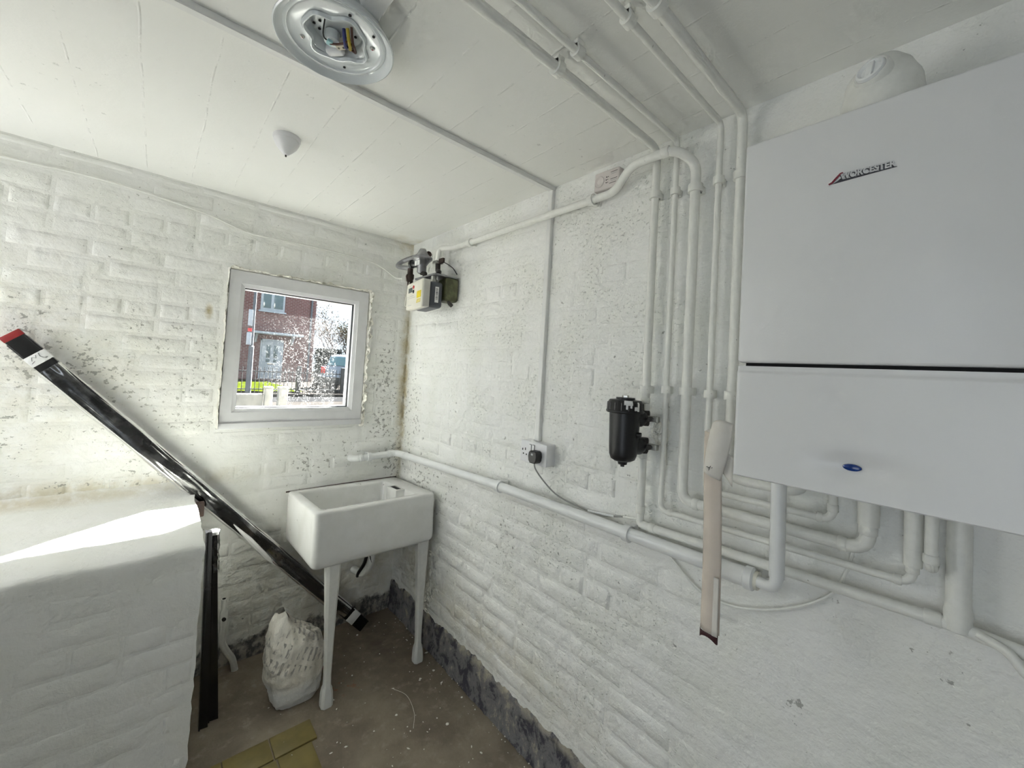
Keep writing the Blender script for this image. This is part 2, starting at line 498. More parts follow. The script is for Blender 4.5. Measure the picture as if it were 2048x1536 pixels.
class MB:
    """collects verts and faces in world space; build() links ONE mesh object"""
    def __init__(self):
        self.v, self.f = [], []

    def add(self, vs, fs, mtx=None):
        k = len(self.v)
        for p in vs:
            p = Vector(p)
            self.v.append(mtx @ p if mtx else p)
        self.f += [tuple(k + i for i in f) for f in fs]
        return self

    def bm(self, b, mtx=None):
        b.verts.ensure_lookup_table()
        b.verts.index_update()
        self.add([v.co.copy() for v in b.verts], [[v.index for v in f.verts] for f in b.faces], mtx)
        b.free()
        return self

    def box(self, lo, hi, bev=0.0, seg=2, mtx=None):
        b = bmesh.new()
        bmesh.ops.create_cube(b, size=1.0)
        for v in b.verts:
            v.co = Vector([lo[i] + (v.co[i] + 0.5) * (hi[i] - lo[i]) for i in range(3)])
        if bev:
            bmesh.ops.bevel(b, geom=list(b.edges), offset=bev, segments=seg, profile=0.5, affect='EDGES')
        return self.bm(b, mtx)

    def tube(self, pts, r, n=14, caps=True, radii=None):
        pts = [Vector(p) for p in pts]
        k = len(self.v)
        t0 = (pts[1] - pts[0]).normalized()
        a = Vector((0, 0, 1)) if abs(t0.z) < 0.9 else Vector((1, 0, 0))
        u = t0.cross(a).normalized()
        prev = t0
        for i, p in enumerate(pts):
            if i == 0:
                t = t0
            elif i == len(pts) - 1:
                t = (pts[i] - pts[i - 1]).normalized()
            else:
                t = ((pts[i + 1] - pts[i]).normalized() + (pts[i] - pts[i - 1]).normalized()).normalized()
            u = (prev.rotation_difference(t) @ u)
            u = (u - t * u.dot(t)).normalized()
            prev = t
            w = t.cross(u)
            rr = radii[i] if radii else r
            for j in range(n):
                an = 2 * math.pi * j / n
                self.v.append(p + u * math.cos(an) * rr + w * math.sin(an) * rr)
        for i in range(len(pts) - 1):
            for j in range(n):
                j2 = (j + 1) % n
                self.f.append((k + i * n + j, k + i * n + j2, k + (i + 1) * n + j2, k + (i + 1) * n + j))
        if caps:
            self.f.append(tuple(k + j for j in range(n))[::-1])
            e = k + (len(pts) - 1) * n
            self.f.append(tuple(e + j for j in range(n)))
        return self

    def lathe(self, prof, origin, axis=(0, 0, 1), n=32, caps=True):
        ax = Vector(axis).normalized()
        a = Vector((1, 0, 0)) if abs(ax.x) < 0.9 else Vector((0, 1, 0))
        u = (a - ax * a.dot(ax)).normalized()
        w = ax.cross(u)
        o = Vector(origin)
        k = len(self.v)
        for (r, h) in prof:
            for j in range(n):
                an = 2 * math.pi * j / n
                self.v.append(o + ax * h + (u * math.cos(an) + w * math.sin(an)) * r)
        for i in range(len(prof) - 1):
            for j in range(n):
                j2 = (j + 1) % n
                self.f.append((k + i * n + j, k + i * n + j2, k + (i + 1) * n + j2, k + (i + 1) * n + j))
        if caps:
            self.f.append(tuple(k + j for j in range(n))[::-1])
            e = k + (len(prof) - 1) * n
            self.f.append(tuple(e + j for j in range(n)))
        return self

    def grid(self, fn, nu, nv, back=0.0):
        """surface from fn(u,v) in 0..1"""
        k = len(self.v)
        for i in range(nu + 1):
            for j in range(nv + 1):
                self.v.append(Vector(fn(i / nu, j / nv)))
        for i in range(nu):
            for j in range(nv):
                a = k + i * (nv + 1) + j
                self.f.append((a, a + nv + 1, a + nv + 2, a + 1))
        return self

    def prism(self, poly, lo, hi, axis=2):
        """poly in the two other axes, extruded along axis"""
        k = len(self.v)
        n = len(poly)
        for h in (lo, hi):
            for (a, b) in poly:
                p = [0, 0, 0]
                oth = [i for i in range(3) if i != axis]
                p[oth[0]], p[oth[1]], p[axis] = a, b, h
                self.v.append(Vector(p))
        self.f.append(tuple(k + j for j in range(n))[::-1])
        self.f.append(tuple(k + n + j for j in range(n)))
        for j in range(n):
            j2 = (j + 1) % n
            self.f.append((k + j, k + j2, k + n + j2, k + n + j))
        return self

    def build(self, name, mat, parent=None, smooth=40, solid=0.0, origin=None):
        loc = Vector((0, 0, 0))
        if parent is not None:
            loc = parent.matrix_world.translation.copy() if parent.parent is None else parent['_loc_v'].copy() if '_loc_v' in parent else parent.location.copy()
        if parent is None:
            if origin is None:
                lo = [min(v[i] for v in self.v) for i in range(3)]
                hi = [max(v[i] for v in self.v) for i in range(3)]
                origin = ((lo[0] + hi[0]) / 2, (lo[1] + hi[1]) / 2, lo[2])
            loc = Vector(origin)
        else:
            loc = world_loc(parent)
        me = bpy.data.meshes.new(name)
        me.from_pydata([v - loc for v in self.v], [], self.f)
        b = bmesh.new()
        b.from_mesh(me)
        bmesh.ops.recalc_face_normals(b, faces=list(b.faces))
        b.to_mesh(me)
        b.free()
        me.update()
        if smooth:
            me.polygons.foreach_set('use_smooth', [True] * len(me.polygons))
            try:
                me.set_sharp_from_angle(angle=R(smooth))
            except Exception:
                pass
        if mat is not None:
            me.materials.append(mat)
        o = bpy.data.objects.new(name, me)
        col.objects.link(o)
        if parent is None:
            o.location = loc
        else:
            o.parent = parent
        if solid:
            md = o.modifiers.new('thickness', 'SOLIDIFY')
            md.thickness = solid
            md.offset = 0
        return o


def world_loc(o):
    p = Vector((0, 0, 0))
    while o is not None:
        p += o.location
        o = o.parent
    return p


def bend(path, r, seg=6):
    """polyline with rounded corners"""
    P = [Vector(p) for p in path]
    out = [P[0]]
    for i in range(1, len(P) - 1):
        a, b, c = P[i - 1], P[i], P[i + 1]
        d1, d2 = (a - b), (c - b)
        rr = min(r, d1.length * 0.49, d2.length * 0.49)
        p1, p2 = b + d1.normalized() * rr, b + d2.normalized() * rr
        for k in range(seg + 1):
            t = k / seg
            out.append(p1 * (1 - t) ** 2 + b * 2 * t * (1 - t) + p2 * t ** 2)
    out.append(P[-1])
    return out


def spline(pts, sub=8):
    P = [Vector(p) for p in pts]
    P = [P[0] * 2 - P[1]] + P + [P[-1] * 2 - P[-2]]
    out = []
    for i in range(1, len(P) - 2):
        for k in range(sub):
            t = k / sub
            a, b, c, d = P[i - 1], P[i], P[i + 1], P[i + 2]
            out.append(0.5 * ((2 * b) + (c - a) * t + (2 * a - 5 * b + 4 * c - d) * t * t + (-a + 3 * b - 3 * c + d) * t ** 3))
    out.append(P[-2])
    return out


def ns(x, y, z, s=1.0):
    return noise.noise(Vector((x * s, y * s, z * s)))


# ------------------------------------------------------------------ room shell
H = 2.3
XL, YB = -2.35, -3.7           # far side wall, wall behind the camera
WT = 0.13                        # wall thickness
WX0, WX1, WZ0, WZ1 = -0.968, -0.275, 1.160, 1.942   # window opening

# floor
fl = MB()
NX, NY = 60, 80
fl.grid(lambda u, v: (XL - 0.1 + (0.1 - XL + 0.1) * u, YB - 0.1 + (0.13 - YB + 0.1) * v, 0.004 * ns(XL + (0 - XL) * u, YB + (0 - YB) * v, 0, 4.0) - 0.002), NX, NY)
floor = fl.build('floor', M['floor'], origin=(0, 0, 0))
tag(floor, 'dirty brown concrete floor with paint flecks', kind='structure')

# ceiling
ceil = MB().box((XL - 0.1, YB - 0.1, H), (0.1, 0.12, H + 0.15)).build('ceiling', M['ceiling'], origin=(0, 0, H))
tag(ceil, 'white limewashed concrete ceiling with board marks', kind='structure')

# back wall with its window opening
bw = MB()
OX0, OX1, OZ0, OZ1 = -0.958, -0.284, 1.205, 1.932
bw.box((XL - 0.1, 0, -0.1), (OX0, WT, H))
bw.box((OX1, 0, -0.1), (0.12, WT, H))
bw.box((OX0, 0, -0.1), (OX1, WT, OZ0))
bw.box((OX0, 0, OZ1), (OX1, WT, H))
wall_back = bw.build('wall_back', M['wall_back'], origin=(0, 0, 0), smooth=0)
tag(wall_back, 'white painted brick wall that holds the small window', kind='structure')
wall_right = MB().box((0, YB - 0.1, -0.1), (0.12, 0.0, H)).build('wall_right', M['wall_right'], origin=(0, 0, 0), smooth=0)
tag(wall_right, 'white painted brick wall that carries the boiler and pipes', kind='structure')
wl_ = MB()  # unseen wall; both of its openings are invented to hold the fill lights
wl_.box((XL - 0.1, YB - 0.1, -0.1), (XL, -3.02, H))
wl_.box((XL - 0.1, -3.02, 2.03), (XL, -2.22, H))
wl_.box((XL - 0.1, -2.22, -0.1), (XL, -0.66, H))
wl_.box((XL - 0.1, -0.08, -0.1), (XL, 0, H))
wl_.box((XL - 0.1, -0.66, -0.1), (XL, -0.08, 1.10))
wl_.box((XL - 0.1, -0.66, 1.94), (XL, -0.08, H))
tag(wl_.build('wall_left', M['wall_plain'], smooth=0), 'plain white unseen wall with two openings added for the fill lights', kind='structure')
tag(MB().box((XL - 0.1, YB - 0.1, -0.1), (0.12, YB, H)).build('wall_front', M['bare_brick'], smooth=0), 'grey rendered wall facing the small window', kind='structure')

# ---- brick pieces: shared meshes, one object per brick
BL, BH = 0.217, 0.0665


def brick_mesh(seed, prot):
    rnd = random.Random(seed)
    nx, nz = 12, 5
    vs, fs = [], []
    for i in range(nx + 1):
        for j in range(nz + 1):
            u, v = i / nx, j / nz
            x, z = (u - 0.5) * BL, (v - 0.5) * BH
            ex = min(i, nx - i)
            ez = min(j, nz - j)
            e = min(ex, ez)
            d = {0: 0.0, 1: 0.62}.get(e, 1.0)
            y = -prot * d
            if e == 0:
                y = 0.002
            else:
                y += 0.0011 * ns(x * 1.0 + seed * 3.1, z * 1.0, seed, 30.0) + 0.0005 * ns(x + seed, z, seed, 90.0)
            jx = 0.0040 * ns(z + seed * 7.7, x, 1.0, 40.0) if ex <= 1 else 0
            jz = 0.0036 * ns(x + seed * 5.3, z, 2.0, 30.0) if ez <= 1 else 0
            if ex == 1:
                x = math.copysign(BL / 2 - 0.0075, x)
            if ez == 1:
                z = math.copysign(BH / 2 - 0.0070, z)
            vs.append((x + jx, y, z + jz))
    for i in range(nx):
        for j in range(nz):
            a = i * (nz + 1) + j
            fs.append((a, a + nz + 1, a + nz + 2, a + 1))
    me = bpy.data.meshes.new('brick')
    me.from_pydata(vs, [], fs)
    me.polygons.foreach_set('use_smooth', [True] * len(fs))
    return me


def variants(mat, prots, seed):
    out = []
    for k, p in enumerate(prots):
        me = brick_mesh(seed + k, p)
        me.materials.append(mat)
        out.append(me)
    return out


def lay(parent, meshes, plane, a0, a1, z0, z1, course=0.0755, phase=0.0, holes=(), skip=None, seed=1, cap=300, fade=None):
    """plane: function(a, z) -> world location on the wall; rotation is taken from parent"""
    rnd = random.Random(seed)
    n = 0
    ploc = world_loc(parent)
    L = BL + 0.010
    r = 0
    z = z0
    while z < z1 - 0.02:
        h = min(course, z1 - z)
        zc = z + h / 2
        off = phase + (L / 2 if r % 2 else 0.0)
        if r % 5 == 4:
            off += L / 4
        header = (r % 5 == 2)
        step = L / 2 if header else L
        a = a0 - (off % step)
        while a < a1:
            s, e = max(a, a0), min(a + step, a1)
            a += step
            if e - s < 0.03:
                continue
            pieces = [(s, e, z, z + h)]
            for (h0, h1, k0, k1) in holes:
                nxt = []
                for (ps, pe, pz0, pz1) in pieces:
                    if pe <= h0 or ps >= h1 or pz1 <= k0 or pz0 >= k1:
                        nxt.append((ps, pe, pz0, pz1))
                        continue
                    if ps < h0 - 0.02:
                        nxt.append((ps, h0, pz0, pz1))
                    elif pe > h1 + 0.02:
                        nxt.append((h1, pe, pz0, pz1))
                    elif pz0 < k0 - 0.012:
                        nxt.append((ps, pe, pz0, k0))
                    elif pz1 > k1 + 0.012:
                        nxt.append((ps, pe, k1, pz1))
                pieces = nxt
            for (ps, pe, pz0, pz1) in pieces:
                ac, zz = (ps + pe) / 2, (pz0 + pz1) / 2
                if skip and skip(ac, zz, pe - ps):
                    continue
                if n >= cap:
                    continue
                o = bpy.data.objects.new('brick', rnd.choice(meshes))
                loc, rz = plane(ac, zz)
                o.location = Vector(loc) - ploc
                o.rotation_euler = (rnd.uniform(-0.006, 0.006), rnd.uniform(-0.012, 0.012), rz + rnd.uniform(-0.008, 0.008))
                o.scale = ((pe - ps - 0.009) / BL, rnd.uniform(0.55, 1.45) * (fade(ac, zz) if fade else 1.0), (pz1 - pz0 - 0.008) / BH)
                o.parent = parent
                col.objects.link(o)
                n += 1
        z += course
        r += 1
    return n


vb = variants(M['wall_back'], [0.0026, 0.0020, 0.0013, 0.0022, 0.0017, 0.0032, 0.0010, 0.0023], 10)
lay(wall_back, vb, lambda a, z: ((a, 0.0, z), 0.0), -1.96, 0.0, 0.0, H, phase=0.05, holes=[(WX0 - 0.012, WX1 + 0.028, WZ0 - 0.012, WZ1 + 0.02)],
    skip=lambda a, z, w: (z < 0.86 and a < -1.08), seed=4)
vr = variants(M['wall_right'], [0.0036, 0.0048, 0.0020, 0.0040, 0.0028, 0.0056, 0.0016, 0.0038], 40)
lay(wall_right, vr, lambda a, z: ((0.0, -a, z), R(-90)), 0.0, 2.16, 0.195, H, phase=0.11,
    skip=lambda a, z, w: (a > 2.06 and z > 1.30) or (a > 1.98 and z < 0.40 + 0.0) or (a > 1.62 and 0.93 < z < 1.14) or (z < 1.02 and a > 2.02), seed=9,
    fade=lambda a, z: max(0.25, min(1.0, (2.15 - a) / 0.45)) * (0.7 if z > 1.3 else 1.15))

# dark plinth along the bottom of the boiler wall: rough, bitumen-painted, peeling
pl = MB()


def plinth(u, v):
    y = -2.6 * u
    top = 0.180 + 0.030 * ns(y, 0.3, 0, 3.0) + 0.022 * ns(y, 3, 1, 14.0) + 0.012 * ns(y, 5, 1, 45.0)
    z = top * v
    x = -0.006 - 0.007 * ns(y, z, 4.0, 12.0) - 0.004 * ns(y, z, 7.0, 40.0) - 0.010 * (1 - v) ** 2
    if v > 0.99:
        x = 0.004
    return (x, y, z)


pl.grid(plinth, 260, 14)
tag(pl.build('baseboard_right', M['plinth'], origin=(0, 0, 0), smooth=60), 'peeling black and grey band along the foot of the wall', kind='structure')

# ---- low brick bunker in the corner of the room
BX, BY, BZ = -1.040, -0.630, 0.865
prof = [(0.0, 0.93), (-0.02, 0.905), (-0.06, 0.888), (-0.12, 0.880), (-0.22, 0.878), (-0.34, 0.876), (-0.46, 0.873), (-0.53, 0.869), (-0.565, 0.864),
        (-0.595, 0.857), (-0.616, 0.850), (-0.626, 0.843), (-0.630, 0.832), (-0.631, 0.81), (-0.630, 0.79)] + [(-0.630, 0.79 - 0.0494 * k) for k in range(1, 17)]
bk = MB()
nprof = len(prof) - 1


def bunker(u, v):
    x = BX + (XL - BX) * u
    k = min(int(v * nprof), nprof - 1)
    f = v * nprof - k
    y = prof[k][0] * (1 - f) + prof[k + 1][0] * f
    z = prof[k][1] * (1 - f) + prof[k + 1][1] * f
    if y < -0.45 and z > 0.76:
        d = 0.008 * ns(x, 2, 0, 5.0) + 0.005 * ns(x, 8, y, 22.0)
        z += d * 0.7
        y += d * 0.6
    elif z <= 0.79:
        y += 0.005 * ns(x, z, 3.0, 5.0) + 0.0022 * ns(x, z, 3.0, 24.0)
    else:
        z += 0.0035 * ns(x, y, 5, 9.0)
    if u == 0:
        x += 0.006 * ns(y, z, 9, 16.0) + 0.004 * ns(y, z, 2, 45.0)
    return (x, y, z)


bk.grid(bunker, 56, nprof * 2)
# end face
end = []
k0 = len(bk.v)
for j in range(nprof * 2 + 1):
    end.append(j)
kb = len(bk.v)
bk.v.append(Vector((BX, 0.0, 0.0)))
bk.f.append(tuple(end) + (kb,))
wall_low = bk.build('wall_bunker', M['wall_low'], origin=(0, 0, 0), smooth=50)
tag(wall_low, 'low white painted brick bunker under the leaning black trim', kind='structure')
vl = variants(M['wall_low'], [0.0015, 0.0012, 0.0018, 0.0009, 0.0013, 0.0016], 70)
lay(wall_low, vl, lambda a, z: ((a, BY, z), 0.0), -1.98, BX - 0.004, 0.0, 0.775, phase=0.16, seed=21, course=0.0775)

# ---- floor tiles let into the concrete
for (tx, ty, sx, sy) in ((-0.697, -0.617, 0.150, 0.106), (-0.852, -0.617, 0.150, 0.106), (-0.705, -0.752, 0.120, 0.150), (-0.846, -0.752, 0.150, 0.150),
                         (-0.705, -0.906, 0.120, 0.150), (-0.846, -0.906, 0.150, 0.150), (-0.956, -0.617, 0.048, 0.106), (-0.975, -0.752, 0.10, 0.150)):
    MB().box((tx - sx / 2, ty - sy / 2, -0.006), (tx + sx / 2, ty + sy / 2, 0.0052 + random.uniform(0, 0.001)), 0.0018).build('tile', M['tile'], floor)

# ------------------------------------------------------------------ window
win = empty('window_1', (-0.62, 0.0, 1.16), 'small white plastic framed window in the brick wall', kind='structure')
fx0, fx1, fz0, fz1 = -0.964, -0.278, 1.190, 1.938       # frame outside
gx0, gx1, gz0, gz1 = -0.895, -0.356, 1.262, 1.856       # glass


def ring_member(outer, inner, yo, yi, depth, side):
    """one mitred side of a rectangular ring: outer/inner rects (x0,x1,z0,z1), front y at both edges"""
    ox0, ox1, oz0, oz1 = outer
    ix0, ix1, iz0, iz1 = inner
    O = [(ox0, oz0), (ox1, oz0), (ox1, oz1), (ox0, oz1)]
    I = [(ix0, iz0), (ix1, iz0), (ix1, iz1), (ix0, iz1)]
    a, b = side, (side + 1) % 4
    g = 0.0006
    vs = []
    for y in (0, 1):
        vs += [(O[a][0], depth if y else yo, O[a][1]), (O[b][0], depth if y else yo, O[b][1]), (I[b][0], depth if y else yi, I[b][1]), (I[a][0], depth if y else yi, I[a][1])]
    return MB().add(vs, [(0, 1, 2, 3), (7, 6, 5, 4), (0, 4, 5, 1), (1, 5, 6, 2), (2, 6, 7, 3), (3, 7, 4, 0)])


mid = (gx0 - 0.022, gx1 + 0.022, gz0 - 0.022, gz1 + 0.022)
bead = (gx0 - 0.004, gx1 + 0.004, gz0 - 0.004, gz1 + 0.004)
for s in range(4):
    o = ring_member((fx0, fx1, fz0, fz1), mid, -0.014, -0.014, 0.070, s)
    o.build('frame_member', M['window_frame'], win, smooth=0)
    ring_member(mid, bead, -0.011, -0.005, 0.060, s).build('glazing_bead', M['window_frame'], win, smooth=0)
    ring_member(mid, (gx0, gx1, gz0, gz1), 0.045, 0.036, 0.076, s).build('outer_bead', M['window_frame'], win, smooth=0)
    ring_member(bead, (gx0, gx1, gz0, gz1), 0.016, 0.018, 0.034, s).build('gasket', M['gasket'], win, smooth=0)
MB().box((gx0 - 0.003, 0.022, gz0 - 0.003), (gx1 + 0.003, 0.026, gz1 + 0.003)).build('pane', M['pane'], win, smooth=0)
MB().box((fx0 - 0.004, -0.024, 1.160), (fx1 + 0.002, 0.03, 1.1895), 0.003).build('sill_strip', M['window_frame'], win)


def ragged(path, w, seed, wid=None):
    """torn plaster bead along the frame"""
    b = MB()
    n = 46
    (x0, z0), (x1, z1) = path
    dx, dz = x1 - x0, z1 - z0
    L = math.hypot(dx, dz)
    nx, nz = -dz / L, dx / L

    def f(u, v):
        a = u * n * 0.35
        ww = w * (0.75 + 0.9 * ns(u * L, seed, 0, 14.0) + 0.5 * ns(u * L, seed, 4, 40.0))
        hh = 0.026 * math.sin(math.pi * v) * (0.8 + 1.1 * ns(u * L, v * 0.1, seed, 30.0) + 0.6 * ns(u * L, v * 0.2, seed, 80.0))
        return (x0 + dx * u + nx * ww * v, -0.001 - max(0.0, hh), z0 + dz * u + nz * ww * v)
    b.grid(f, 150, 10)
    return b


ragged(((fx1 + 0.001, 1.945), (fx1 - 0.002, 1.145)), 0.038, 3).build('plaster_edge', M['plaster'], win, smooth=60)
ragged(((fx0, fz1 + 0.001), (fx1 + 0.01, fz1 + 0.003)), 0.020, 8).build('plaster_edge', M['plaster'], win, smooth=60)
ragged(((fx0 - 0.001, 1.165), (fx0 - 0.002, 1.945)), 0.010, 12).build('plaster_edge', M['plaster'], win, smooth=60)
# outside reveal
MB().box((OX0, 0.07, 1.19), (OX1, 0.17, 1.240)).build('outer_sill', M['concrete_wall'], win, smooth=0)

# ------------------------------------------------------------------ pipes
def clip_block(b, c, axis, r, back, wid=0.011):
    """a saddle clip: band round the pipe at c (pipe runs along axis) with a foot that reaches `back` to its wall"""
    c = Vector(c)
    ax = Vector(axis).normalized()
    b.tube([c - ax * wid, c + ax * wid], r + 0.0065, 16)
    bk_ = Vector(back)
    side = ax.cross(bk_.normalized())
    L = bk_.length
    d = bk_.normalized()
    mt = Matrix((side, ax, d)).transposed().to_4x4()
    mt.translation = c
    b.box((-r * 1.1, -wid, 0.0), (r * 1.1, wid, L - 0.0075), 0.002, 1, mt)
    return b


def pipe(name, path, r, label, mat, clips=(), sleeves=(), br=0.035, group=None, couplings=()):
    root = empty(name, path[0], label, 'pipe', group)
    MB().tube(bend(path, br), r, 16).build('tube', mat, root)
    for (c, ax, back) in clips:
        clip_block(MB(), c, ax, r, back).build('pipe_clip', mat, root)
    for (p0, p1) in sleeves:       # soldered or pushed joints, a little thicker
        p0, p1 = Vector(p0), Vector(p1)
        d = (p1 - p0).normalized() * 0.002
        MB().tube([p0, p0 + d, p1 - d, p1], r, 16, radii=[r + 0.0006, r + 0.0022, r + 0.0022, r + 0.0006]).build('joint', mat, root)
    return root


XO = -0.036
ZC = 2.266
yA, yB, yC, yD, yE = -1.704, -1.771, -1.835, -1.899, -1.957
UPZ = 1.3492
down = (0, 0, 1)
wallb = (-XO, 0, 0)
ceilb = (0, 0, H - ZC)


def ring(c):
    return (c, (1, 0, 0), ceilb)


p = pipe('heating_pipe', [(-2.0, yA, ZC), (XO, yA, ZC), (XO, yA, 1.4445)], 0.0122,
         'white ceiling pipe that drops down the wall into the top of the black filter', M['pipe'],
         clips=[ring((-0.518, yA, ZC)), ((XO, yA, 2.112), down, wallb), ((XO, yA, 1.487), down, wallb)], br=0.045,
         sleeves=[((XO, yA, 1.4447), (XO, yA, 1.462))])
p = pipe('heating_pipe', [(XO, yA, 1.271), (XO, yA, 1.066), (XO, yA - 0.03, 1.066), (XO, -2.36, 1.087), (XO, -2.52, 1.073)], 0.0122,
         'white pipe from the bottom of the black filter along the wall, lowest under the boiler', M['pipe'], br=0.03,
         sleeves=[((XO, yA, 1.10), (XO, yA, 1.125)), ((XO, yA - 0.034, 1.0665), (XO, yA - 0.052, 1.067)), ((XO, -2.325, 1.086), (XO, -2.350, 1.087))])
MB().tube([(XO, -2.37, 1.080), (XO, -2.37, 1.11), (XO, -2.37, 1.13), (XO, -2.37, UPZ)], 0.017, 16, radii=[0.018, 0.020, 0.0175, 0.0175]).build('riser', M['pipe'], p)
MB().tube(bend([(XO - 0.006, -2.395, 1.088), (XO - 0.02, -2.43, 1.080), (XO - 0.03, -2.452, 1.052), (XO - 0.03, -2.475, 1.05)], 0.01), 0.008, 12).build('drain_spur', M['pipe'], p)
pipe('heating_pipe', [(-2.0, yB, ZC), (XO, yB, ZC), (XO, yB, 1.128), (XO, -2.308, 1.140), (XO, -2.308, UPZ)], 0.0083,
     'thin white pipe beside the filter pipe, its lower end rising near the relief pipe', M['pipe'],
     clips=[ring((-0.523, yB, ZC)), ((XO, yB, 2.105), down, wallb), ((XO, yB, 1.492), down, wallb)],
     sleeves=[((XO, yB - 0.022, 1.129), (XO, yB - 0.037, 1.129)), ((XO, -2.280, 1.140), (XO, -2.294, 1.140)), ((XO, -2.308, 1.16), (XO, -2.308, 1.175))], br=0.024)
MB().tube([(XO, -2.308, 1.175), (XO, -2.308, UPZ)], 0.0145, 14).build('riser', M['pipe'], bpy.data.objects['heating_pipe.002'])
g = pipe('gas_pipe', [(-0.075, -0.440, 2.105), (-0.075, -0.440, 2.180), (-0.045, -0.52, 2.168), (-0.040, -0.62, 2.166), (-0.040, -1.55, 2.168), (-0.088, -1.645, 2.212),
                      (-0.088, -1.790, 2.212), (-0.040, -1.835, 2.172), (-0.040, -1.835, 1.177), (-0.040, -2.240, 1.182), (-0.040, -2.240, UPZ)], 0.0142,
         'thick white gas pipe from the meter along the wall that jogs over two pipes', M['pipe'],
         clips=[((-0.040, -0.690, 2.166), (0, 1, 0), (0.04, 0, 0)), ((-0.040, -1.452, 2.168), (0, 1, 0), (0.04, 0, 0)), ((-0.040, yC, 2.094), down, (0.04, 0, 0)), ((-0.040, yC, 1.492), down, (0.04, 0, 0))],
         sleeves=[((-0.040, yC - 0.034, 1.177), (-0.040, yC - 0.050, 1.177)), ((-0.040, -2.19, 1.1815), (-0.040, -2.206, 1.182)), ((-0.088, -1.75, 2.212), (-0.088, -1.775, 2.212)), ((-.04, -2.24, 1.215), (-.04, -2.24, 1.235))],
         br=0.036)
MB().tube([(-0.040, -2.240, 1.235), (-0.040, -2.240, UPZ)], 0.0185, 14).build('riser', M['pipe'], g)
pipe('heating_pipe', [(-2.0, yD, ZC), (XO, yD, ZC), (XO, yD, 1.222), (XO, -2.179, 1.226), (XO, -2.179, UPZ)], 0.0085,
     'thin white pipe between the gas pipe and the boiler, partly behind the hanging paper', M['pipe'],
     clips=[ring((-0.516, yD, ZC)), ((XO, yD, 2.098), down, wallb), ((XO, yD, 1.489), down, wallb)],
     sleeves=[((XO, -2.150, 1.226), (XO, -2.162, 1.226)), ((XO, -2.179, 1.245), (XO, -2.179, 1.262))], br=0.024)
pipe('heating_pipe', [(-2.0, yE, ZC), (XO, yE, ZC), (XO, yE, 1.268), (XO, -2.125, 1.272), (XO, -2.125, UPZ)], 0.0125,
     'white pipe closest to the boiler casing, dropping behind its edge', M['pipe'],
     clips=[ring((-0.505, yE, ZC)), ((XO, yE, 2.094), down, wallb), ((XO, yE, 1.489), down, wallb)],
     sleeves=[((XO, -2.07, 1.271), (XO, -2.085, 1.271))], br=0.04)
pipe('relief_pipe', [(-0.075, -2.335, UPZ), (-0.075, -2.335, 1.190), (-0.0005, -2.335, 1.182)], 0.0098,
     'short white relief pipe under the boiler that bends into the wall', M['pipe'], sleeves=[((-0.075, -2.335, 1.218), (-0.075, -2.335, 1.200))], br=0.022)

# 40 mm plastic waste pipe along both walls and the boiler's condensate drop
WR = 0.0205
wz = lambda y: 0.978 + (1.034 - 0.978) * min(1.0, (-y) / 1.9)
w = pipe('waste_pipe', [(-0.315, -0.0005, 0.962), (-0.315, -0.045, 0.962), (-0.055, -0.050, 0.976), (-0.050, -0.12, 0.979), (-0.050, -1.03, 1.018), (-0.050, -1.965, 1.034)], WR * 0.96,
         'fat white plastic waste pipe that runs round the corner above the sink', M['upvc'],
         clips=[((-0.225, -0.047, 0.967), (1, 0, 0), (0, 0.047, 0)), ((-0.050, -1.04, 1.0185), (0, 1, 0.0), (0.05, 0, 0)), ((-0.050, -1.672, 1.029), (0, 1, 0), (0.05, 0, 0))], br=0.05,
         sleeves=[((-0.283, -0.046, 0.9637), (-0.262, -0.046, 0.965)), ((-0.115, -0.049, 0.9727), (-0.09, -0.0495, 0.974)), ((-0.0495, -0.145, 0.980), (-0.0497, -0.175, 0.982))])
MB().tube([(-0.052, -1.935, 1.0335), (-0.052, -1.94, 1.0335), (-0.052, -1.952, 1.034), (-0.052, -1.956, 1.034), (-0.052, -2.010, 1.0355), (-0.052, -2.014, 1.0355), (-0.052, -2.03, 1.036), (-0.052, -2.034, 1.036)],
          0.02, 20, radii=[0.026, 0.0285, 0.0285, 0.0245, 0.0245, 0.0285, 0.0285, 0.024]).build('coupling', M['upvc'], w)
MB().tube([(-0.052, -2.034, 1.036), (-0.052, -2.042, 1.036)], 0.0225, 18).build('coupling_nut', M['cream'], w)
MB().tube(bend([(-0.052, -2.03, 1.036), (-0.085, -2.088, 1.046), (-0.095, -2.088, 1.345)], 0.030), 0.0135, 16).build('condensate_drop', M['upvc'], w)
MB().tube([(-0.0865, -2.088, 1.075), (-0.0955, -2.088, 1.345)], 0.0158, 16).build('condensate_sleeve', M['upvc'], w)

# pipe stub out of the floor beside the bunker
st = empty('pipe_stub', (-0.824, -0.055, 0.0), 'bent white pipe stub with an open end standing by the brick bunker', 'pipe')
MB().tube(spline([(-0.886, -0.060, 0.262), (-0.888, -0.060, 0.20), (-0.884, -0.060, 0.15), (-0.862, -0.060, 0.10), (-0.838, -0.058, 0.055), (-0.824, -0.055, -0.004)], 6), 0.0145, 14).build('tube', M['pipe'], st)
MB().tube([(-0.891, -0.060, 0.36), (-0.889, -0.060, 0.31), (-0.888, -0.060, 0.30), (-0.887, -0.060, 0.262)], 0.0105, 14, radii=[0.0105, 0.0105, 0.0155, 0.0155]).build('fitting', M['pipe'], st)
MB().tube([(-0.8912, -0.060, 0.3602), (-0.8912, -0.060, 0.3615)], 0.0075, 12).build('bore', M['hole'], st)
MB().lathe([(0.0, 0), (0.008, 0.0), (0.008, 0.010), (0.0, 0.010)], (-0.889, -0.074, 0.272), (0.2, -1, 0), 10).build('bleed_screw', M['dark_steel'], st)

